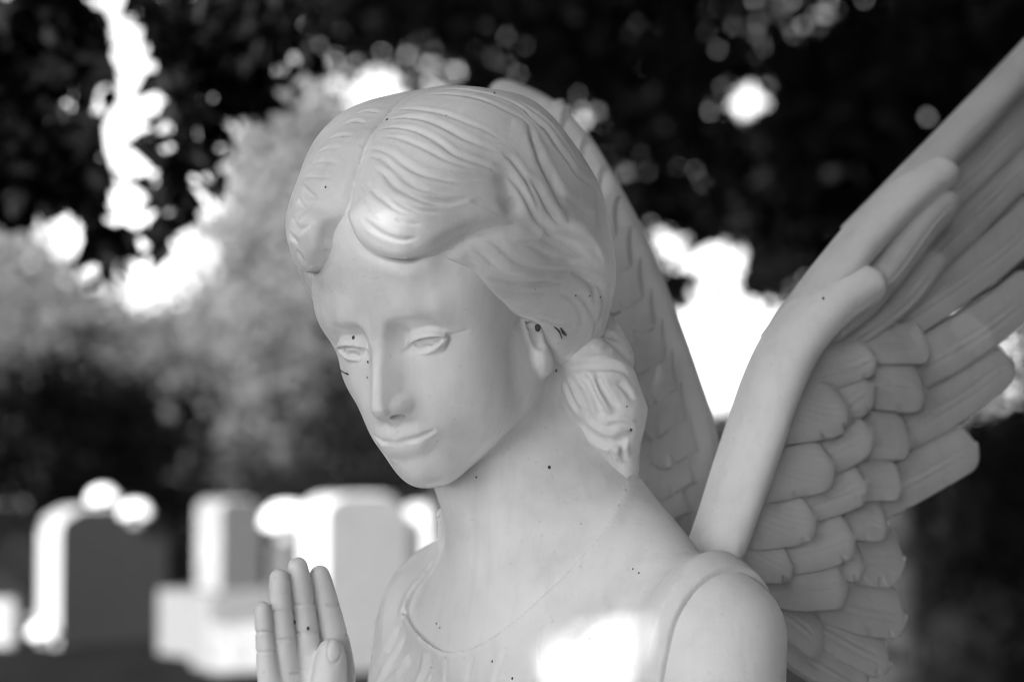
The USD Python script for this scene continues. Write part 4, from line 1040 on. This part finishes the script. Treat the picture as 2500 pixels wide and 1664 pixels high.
# the bough between the statue and the sun, with gaps that let a few flecks of sun through
u = np.cross([0, 0, 1.0], TO_SUN); u /= np.linalg.norm(u); w = np.cross(TO_SUN, u)
n = 30000
rr = 0.80 * np.sqrt(rng.random(n)); th = rng.random(n) * 2 * np.pi
c = bough_c + (rr * np.cos(th))[:, None] * u + (rr * np.sin(th))[:, None] * w + TO_SUN * rng.normal(size=(n, 1)) * 0.15
v, f = leaf_mesh(c, 0.06, rng, droop=0.4)
# smaller leaves fill in round the gaps
fc = np.array([p[:3] for p in SUN_FLECKS])
small = fc[rng.integers(0, len(fc), 36000)] + TO_SUN * rng.uniform(3.3, 3.9, size=(36000, 1))
off = rng.random((36000, 2)) * 2 - 1
small = small + 0.10 * (off[:, :1] * u + off[:, 1:] * w)
v2, _ = leaf_mesh(small, 0.028, rng, droop=0.4)
v = np.vstack([v, v2]); n += 36000
lv = v.reshape(-1, 4, 3)
ok = np.ones(n, bool)
seg = np.concatenate([lv, (lv[:, :1] + lv[:, 2:3]) / 2, (lv[:, 1:2] + lv[:, 3:4]) / 2], 1)
for x, y, z, r in SUN_FLECKS:
    d = seg - np.array([x, y, z]); d = d - (d @ TO_SUN)[..., None] * TO_SUN
    ok &= np.linalg.norm(d, axis=2).min(1) > r
top = np.array([-0.45, 1.75, 2.55]) + rng.normal(size=(2600, 3)) * [0.22, 0.22, 0.10]  # added leaf cluster out of view, keeps light off the far wing
vt, _ = leaf_mesh(top, 0.06, rng, droop=0.4)
# a few tiny leaves inside the gaps thin the light that passes
thin = np.repeat(fc, 8, 0) + TO_SUN * rng.uniform(3.3, 3.9, size=(8 * len(fc), 1))
off = rng.normal(size=(len(thin), 2)) * 0.009
v3, _ = leaf_mesh(thin + off[:, :1] * u + off[:, 1:] * w, 0.016, rng)
lv = np.vstack([lv[ok], v3.reshape(-1, 4, 3), vt.reshape(-1, 4, 3)])
v = lv.reshape(-1, 3); i = np.arange(len(lv))[:, None] * 4
obj("crown", (v - near_foot, np.vstack([i + [0, 1, 2], i + [0, 2, 3]])), LEAF_DARK, t)

G = "dark trees behind the statue"
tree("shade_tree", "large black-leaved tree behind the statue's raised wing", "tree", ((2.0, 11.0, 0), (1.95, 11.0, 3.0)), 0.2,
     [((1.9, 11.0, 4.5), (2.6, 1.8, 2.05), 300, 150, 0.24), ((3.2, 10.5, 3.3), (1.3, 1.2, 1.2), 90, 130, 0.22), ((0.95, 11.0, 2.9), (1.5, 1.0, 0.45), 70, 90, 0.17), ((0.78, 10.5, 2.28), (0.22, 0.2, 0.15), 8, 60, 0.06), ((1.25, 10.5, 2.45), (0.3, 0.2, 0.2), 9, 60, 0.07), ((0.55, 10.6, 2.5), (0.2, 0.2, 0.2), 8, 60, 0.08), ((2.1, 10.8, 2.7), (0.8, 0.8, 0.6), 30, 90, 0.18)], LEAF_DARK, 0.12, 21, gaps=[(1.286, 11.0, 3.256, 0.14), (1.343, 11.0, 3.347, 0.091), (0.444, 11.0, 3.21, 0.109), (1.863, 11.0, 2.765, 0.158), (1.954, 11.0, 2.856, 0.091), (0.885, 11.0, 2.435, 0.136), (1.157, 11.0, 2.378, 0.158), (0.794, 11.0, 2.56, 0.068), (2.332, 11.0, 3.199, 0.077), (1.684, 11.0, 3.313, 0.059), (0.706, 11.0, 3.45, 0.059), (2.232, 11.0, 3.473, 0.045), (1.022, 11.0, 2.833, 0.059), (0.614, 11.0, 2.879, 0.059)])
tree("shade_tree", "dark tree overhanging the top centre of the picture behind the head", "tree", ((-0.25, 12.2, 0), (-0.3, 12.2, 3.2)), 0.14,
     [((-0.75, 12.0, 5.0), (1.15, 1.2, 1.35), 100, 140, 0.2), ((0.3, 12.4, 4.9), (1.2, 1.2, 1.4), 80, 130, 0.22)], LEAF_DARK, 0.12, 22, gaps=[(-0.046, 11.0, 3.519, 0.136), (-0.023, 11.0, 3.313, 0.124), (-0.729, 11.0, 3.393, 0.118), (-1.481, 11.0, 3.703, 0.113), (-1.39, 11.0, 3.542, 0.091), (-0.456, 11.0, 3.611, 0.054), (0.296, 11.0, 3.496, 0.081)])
tree("shrub", "black shrub below the wing at the right edge of the picture", "shrub", ((2.6, 8.9, 0), (2.6, 8.9, 0.8)), 0.05, [((2.75, 8.9, 1.15), (0.85, 0.7, 1.25), 130, 110, 0.15)], LEAF_DARK, 0.07, 23)
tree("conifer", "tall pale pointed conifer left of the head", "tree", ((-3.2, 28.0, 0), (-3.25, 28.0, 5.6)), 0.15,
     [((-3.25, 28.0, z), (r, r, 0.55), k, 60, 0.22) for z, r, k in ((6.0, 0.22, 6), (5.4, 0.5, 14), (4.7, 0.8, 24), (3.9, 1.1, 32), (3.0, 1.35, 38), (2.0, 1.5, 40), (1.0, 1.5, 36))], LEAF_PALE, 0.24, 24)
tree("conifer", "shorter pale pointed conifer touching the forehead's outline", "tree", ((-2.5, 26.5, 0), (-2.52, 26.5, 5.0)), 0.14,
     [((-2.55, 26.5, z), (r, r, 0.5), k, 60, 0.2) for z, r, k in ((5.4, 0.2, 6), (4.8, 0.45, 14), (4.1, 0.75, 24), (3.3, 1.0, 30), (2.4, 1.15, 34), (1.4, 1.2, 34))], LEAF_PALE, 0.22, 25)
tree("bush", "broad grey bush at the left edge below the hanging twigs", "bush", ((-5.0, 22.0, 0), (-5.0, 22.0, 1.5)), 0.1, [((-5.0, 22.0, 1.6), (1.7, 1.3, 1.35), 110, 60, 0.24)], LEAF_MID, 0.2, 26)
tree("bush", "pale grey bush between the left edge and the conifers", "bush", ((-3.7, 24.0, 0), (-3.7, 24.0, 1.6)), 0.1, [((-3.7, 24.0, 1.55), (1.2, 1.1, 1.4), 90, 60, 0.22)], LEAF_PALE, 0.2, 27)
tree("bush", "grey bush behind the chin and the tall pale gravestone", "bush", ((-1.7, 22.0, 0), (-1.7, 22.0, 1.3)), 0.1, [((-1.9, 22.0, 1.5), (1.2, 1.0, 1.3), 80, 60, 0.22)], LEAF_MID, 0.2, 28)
tree("shrub", "dark leafy shrub added before the raised wing to darken it, outside the picture", "shrub", ((1.25, 0.75, 0), (1.2, 0.75, 1.4)), 0.03, [((1.12, 0.8, 1.65), (0.42, 0.42, 0.75), 150, 60, 0.075)], LEAF_DARK, 0.07, 35)  # added foliage, placed to darken the raised wing
tree("shrub", "tall dark shrub added to the left of the statue to shade the far wing, outside the picture", "shrub", ((-1.6, 2.1, 0), (-1.6, 2.1, 1.2)), 0.05, [((-1.55, 2.1, 1.35), (0.6, 0.8, 1.25), 200, 60, 0.12)], LEAF_DARK, 0.09, 34)  # unseen shrub put in to stop light from the left
tree("shrub", "low black shrub behind the dark granite gravestone", "shrub", ((-3.6, 16.3, 0), (-3.6, 16.3, 0.8)), 0.06, [((-3.7, 16.3, 0.85), (1.15, 0.6, 1.1), 110, 90, 0.16)], LEAF_DARK, 0.1, 29)
tree("shrub", "dark shrub at the cheek behind the pale gravestones", "shrub", ((-1.25, 17.5, 0), (-1.25, 17.5, 1.0)), 0.06, [((-1.25, 17.5, 1.0), (0.5, 0.5, 1.1), 50, 80, 0.14)], LEAF_DARK, 0.1, 30)
tree("shade_tree", "tall spreading tree added overhead to block sky light, its trunk outside the picture on the right", "tree", ((5.2, 6.0, 0), (4.6, 6.0, 6.0)), 0.3,
     [((2.0, 5.6, 7.6), (5.0, 6.5, 1.9), 420, 45, 0.45), ((1.5, 9.5, 6.6), (4.2, 3.0, 1.2), 160, 45, 0.4), ((0.6, 3.0, 6.6), (3.0, 2.4, 1.0), 150, 45, 0.4)], LEAF_DARK, 0.34, 20)  # canopy added to cut sky light on the statue and dark trees
tree("shade_tree", "dark tree added to the right of the statue to dim that side, outside the picture", "tree", ((3.6, 1.6, 0), (3.5, 1.6, 2.6)), 0.2,
     [((2.75, 0.9, 2.5), (1.25, 2.3, 2.3), 300, 60, 0.30), ((3.4, 3.6, 1.4), (1.0, 1.4, 1.4), 80, 60, 0.3), ((1.5, 1.2, 3.5), (1.4, 1.7, 0.6), 160, 60, 0.22), ((3.2, -0.9, 1.9), (1.15, 2.0, 2.0), 500, 60, 0.26)], LEAF_DARK, 0.15, 19)  # crowns added out of view to dim the right side
tree("shade_tree", "unseen dark tree added to dim the front light, behind the photographer's place", "tree", ((2.0, -5.2, 0), (2.0, -5.2, 2.5)), 0.25,
     [((3.2, -4.0, 4.4), (2.0, 1.0, 4.8), 560, 60, 0.36), ((5.0, -4.0, 4.4), (3.0, 1.0, 4.8), 620, 60, 0.36)], LEAF_DARK, 0.24, 18)  # added tree, blocks light from the camera side
tree("shade_tree", "dense tree added outside the picture on the left, shading the black shrub", "tree", ((-5.7, 8.9, 0), (-5.7, 8.9, 2.8)), 0.16, [((-5.6, 8.9, 3.9), (1.3, 0.9, 1.5), 140, 90, 0.24)], LEAF_DARK, 0.14, 31)  # tree put in only to cast shade on the black shrub

tree("bush", "tall pale bush at the far left above the broad grey one", "bush", ((-6.7, 25.5, 0), (-6.7, 25.5, 2.2)), 0.1, [((-6.7, 25.5, 2.7), (1.1, 1.0, 1.6), 90, 60, 0.24)], LEAF_PALE, 0.2, 33)
def hedge(label, x0, x1, y, h, d, look, n, leaf, seed):
    rng = np.random.default_rng(seed)
    t = thing("hedge", label, "hedge", ((x0 + x1) / 2, y, 0))
    c = rng.random((n, 3)) * [x1 - x0, d, h] - [(x1 - x0) / 2, d / 2, 0]
    c[:, 2] += 0.10 * np.sin(c[:, 0] * 1.7) + 0.06 * np.sin(c[:, 0] * 4.1) * (c[:, 2] > 0.5 * h)
    obj("foliage", leaf_mesh(c, leaf, rng), look, t)
    obj("stems", box((x1 - x0) * 0.98, d * 0.5, h * 0.8, (0, 0, h * 0.38), 0.05), BARK, t)
hedge("long low dark hedge along the far side of the graveyard", -9, 9, 31.0, 1.62, 1.0, LEAF_DARK, 16000, 0.2, 41)

# ---------------------------------------------------------------- the angel
def clean(v, f):
    """Merged, outward-facing mesh in metres."""
    m = trimesh.Trimesh(v / 1000.0, f, process=False)
    if m.volume < 0:
        f = f[:, ::-1]
    return v / 1000.0, f

angel = thing("angel_statue", "pale stone angel with bowed head, wavy parted hair and raised wings", "statue")

def carve(fn, lo, hi, h, marks, limit=2.0, back=None, frame=None):
    v, f = net(fn, lo, hi, h); v = project(fn, v, 2, limit)
    for mark in marks:
        c = v[f].mean(1)
        n0 = len(v)
        v, f = refine(v, f, mark(c))
        v[n0:] = project(fn, v[n0:], 2, limit / 2)
    return v, f

def near_face(c):
    q = to_head(c); return (q[:, 1] < -40) & (q[:, 2] < 40) & (q[:, 2] > -125) & (np.abs(q[:, 0]) < 62)
def near_hand(c):
    return np.linalg.norm(c - _hand_c, axis=1) < 75
def features(c):
    q = to_head(c); a = np.abs(q[:, 0])
    eye_m = ((a - 31) ** 2 + (q[:, 1] + 82) ** 2 + (q[:, 2] + 2) ** 2 < 24 ** 2)
    lip = (a < 30) & (q[:, 2] < -55) & (q[:, 2] > -84) & (q[:, 1] < -82)
    nose = (a < 20) & (q[:, 2] < -30) & (q[:, 2] > -57) & (q[:, 1] < -88)
    return eye_m | lip | nose | (np.linalg.norm(c - _hand_c, axis=1) < 62) | (np.linalg.norm(c - np.array(NAIL), axis=1) < 16)
sv, sf = carve(body_sdf, (-280, 1180, 1100), (300, 1720, 1760), 3.2, [lambda c: near_face(c) | near_hand(c) | (np.linalg.norm(c - HEAD_T, axis=1) < 135), features])
obj("body", clean(sv, sf), STATUE, angel, True)

hv, hf = carve(lambda q: hair_top(q), (-140, -130, -110), (140, 180, 190), 2.2, [lambda c: np.ones(len(c), bool)], 1.5)
hair = obj("hair", clean(from_head(hv), hf), STATUE, angel, True)
lv_, lf_ = carve(lock_sdf, (-60, 1340, 1360), (180, 1620, 1620), 2.0, [lambda c: np.ones(len(c), bool)], 1.5)
obj("hanging_lock", clean(lv_, lf_), STATUE, hair, True)

def robe_edges(c):
    b = to_body(c)
    s = np.stack([b[:, 0], b[:, 1] * 0.6 + b[:, 2] * 0.8], 1)
    e = (_neck_tree.query(s)[0] < 9) & (b[:, 2] > -100)
    m = b.copy(); m[:, 0] = np.where(m[:, 0] > 0, m[:, 0], -m[:, 0] + 22)
    e |= (np.abs((m - EDGE_C) @ EDGE_N) < 14) & (b[:, 2] > -200)
    for tree_, dep, wd, tp, _ in _fold_pts:
        e |= tree_.query(b)[0] < 2.2 * wd
    return e & (b[:, 1] < 110)
rv, rf = carve(robe_sdf, (-280, 1180, 1180), (320, 1720, 1500), 2.8, [robe_edges, lambda c: robe_edges(c) & (np.abs(_neck_tree.query(np.stack([to_body(c)[:, 0], to_body(c)[:, 1] * 0.6 + to_body(c)[:, 2] * 0.8], 1))[0]) < 5)], 2.0)
robe = obj("robe", clean(rv, rf), STATUE, angel, True)
# the skirt down to the pedestal
ang = np.linspace(0, 2 * np.pi, 120, endpoint=False); zz = np.linspace(0, 1, 24)
sk = []
for k in zz:
    rx, ry = 150 + 90 * k ** 0.8, 92 + 130 * k ** 0.8
    fold = 1 + (0.015 + 0.05 * k) * np.sin(ang * 11 + 0.6 * np.sin(ang * 3) + 1.2 * k)
    sk.append(np.stack([rx * np.cos(ang) * fold, 62 - 20 * k + ry * np.sin(ang) * fold, np.full_like(ang, -205 - 740 * k)], 1))
sk = np.vstack(sk); ii = np.arange(24 * 120).reshape(24, 120); jj = np.roll(ii, -1, 1)
q = np.stack([ii[:-1], ii[1:], jj[1:], jj[:-1]], -1).reshape(-1, 4)
sk = np.vstack([sk, [[0, 62, -205]], [[0, 42, -945]]])
caps = [[len(sk) - 2, ii[0, k], jj[0, k]] for k in range(120)] + [[len(sk) - 1, jj[-1, k], ii[-1, k]] for k in range(120)]
obj("skirt", clean(from_body(sk), np.vstack([q[:, [0, 1, 2]], q[:, [0, 2, 3]], np.array(caps)])), STATUE, robe, True)

for origin, axes, flip, flat, layout in ((WING_O, WING_A, False, 1.0, WING), (FAR_O, FAR_AXES, True, 0.8, WING_FAR)):
    parts = wing_parts(layout, 7)
    def put(v, f, row):
        v = v.copy()
        if flat < 1:
            v[:, 2] *= 0.5 if row[0] == "b" and row != "blade" else 1.0
        return clean(place_wing(v, origin, axes), f[:, ::-1] if flip else f)
    row, v, f = parts[-1]
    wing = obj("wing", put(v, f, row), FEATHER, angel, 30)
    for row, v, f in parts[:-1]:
        obj("leading_edge" if row[0] == "b" else "feather", put(v, f, row), STATUE if row == "b" else SHADED if row == "b2" and not flip else FEATHER, wing, 50)

ped = thing("pedestal", "square stone pedestal carrying the angel statue", "pedestal", from_body(np.array([[0, 42, 0.0]]))[0] * [0.001, 0.001, 0], -45)
obj("die", box(0.62, 0.62, 0.36, (0, 0, 0.22)), MIDSTONE, ped, smooth=30)
obj("plinth", box(0.78, 0.78, 0.10, (0, 0, 0.04)), MIDSTONE, ped, smooth=30)
obj("cap", box(0.70, 0.70, 0.06, (0, 0, 0.431)), MIDSTONE, ped, smooth=30)
# ---------------------------------------------------------------- debris on the statue
for x, y, z, r, says in [(-0.0995, 1.3776, 1.5409, 0.0009, 'speck on the bridge of the nose, the upper of two'), (-0.1004, 1.3828, 1.5302, 0.0006, 'smaller speck on the bridge of the nose, the lower of two'), (0.0267, 1.4288, 1.4669, 0.0012, 'dark speck on the middle of the bare neck'), (-0.0256, 1.4321, 1.4598, 0.0007, 'speck under the jaw at the top of the neck'), (-0.0552, 1.465, 1.352, 0.0007, 'upper of two specks close together low on the bare chest'), (-0.0526, 1.4597, 1.3496, 0.0006, 'lower of two specks close together low on the bare chest'), (-0.0135, 1.4064, 1.3313, 0.0011, 'ring-shaped speck on the robe folds under the neckline'), (0.0839, 1.3885, 1.3974, 0.0006, 'left of two specks close together on the robe over the shoulder'), (0.088, 1.3854, 1.3948, 0.0007, 'right of two specks close together on the robe over the shoulder'), (0.0003, 1.394, 1.3212, 0.0009, 'speck on the robe at the bottom edge of the picture'), (-0.1421, 1.3044, 1.3691, 0.0013, 'blot of dirt between the ring finger and the middle finger'), (-0.1329, 1.3035, 1.3652, 0.0011, 'dark speck on the middle finger'), (-0.1277, 1.3589, 1.6599, 0.0008, 'speck on the hair left of the parting'), (-0.0871, 1.3804, 1.7094, 0.001, 'dark speck on the hair just right of the parting'), (-0.0125, 1.4009, 1.7315, 0.0008, 'speck near the top edge of the hair'), (-0.1102, 1.3827, 1.5578, 0.0012, 'blot of dirt in the inner corner of the far eye'), (0.0454, 1.421, 1.5896, 0.0007, 'left of three specks in a row on the hair above the ear'), (0.056, 1.431, 1.5899, 0.0006, 'middle of three specks in a row on the hair above the ear'), (0.0639, 1.4415, 1.5897, 0.0007, 'right of three specks in a row on the hair above the ear'), (0.0829, 1.4394, 1.5104, 0.0007, 'speck on the bulge of the hanging lock'), (0.0861, 1.444, 1.4935, 0.0011, 'dark speck low on the hanging lock'), (0.0319, 1.4488, 1.5367, 0.0011, 'star-like speck just below the ear lobe'), (0.2361, 1.5076, 1.5929, 0.001, 'speck on the rounded front edge of the raised wing')]:
    m = trimesh.creation.icosphere(1, r); m.apply_scale((1.0, 0.6, 1.25)); m.apply_translation((x, y, z))
    tag(obj("dirt_speck", m, SPECK, None, True), "tiny " + says, "speck", "dark specks of dirt on the statue")
tag(obj("seed", tube([(0.0301, 1.4186, 1.5671), (0.0337, 1.4236, 1.564), (0.0359, 1.4286, 1.5589)], [0.0004, 0.0007, 0.0004], 6), SPECK, None, True), "thin curved dark seed on the hair just behind the ear, the left of two", "seed")
tag(obj("seed", tube([(0.0349, 1.4229, 1.5663), (0.0367, 1.4264, 1.5635), (0.0389, 1.4296, 1.5614)], [0.0006, 0.0012, 0.0006], 6), SPECK, None, True), "short thick dark seed on the hair behind the ear, the right of two", "seed")
t = thing("twig", "tiny dark twig stuck to the cheek at the edge of the face", "twig")
obj("stem", tube([(-0.1232, 1.4041, 1.5377), (-0.1213, 1.4041, 1.5362), (-0.1195, 1.4041, 1.5346), (-0.115, 1.3966, 1.5326)], [0.0009, 0.0004, 0.0004, 0.0006], 6), SPECK, t, True)
obj("fork", tube([(-0.1185, 1.402, 1.5341), (-0.1165, 1.399, 1.5336), (-0.1158, 1.3975, 1.534)], [0.0004, 0.0003, 0.0003], 5), SPECK, t, True)
m = trimesh.creation.icosphere(2, 0.0026); m.apply_scale((0.8, 0.6, 1.3)); m.apply_translation((0.0183, 1.4168, 1.5667))  # dark lump in place of the shade inside the ear hole
tag(obj("shade_clump", m, SPECK, None, True), "dark lump standing for the shade in the ear opening under the hair", "dirt")
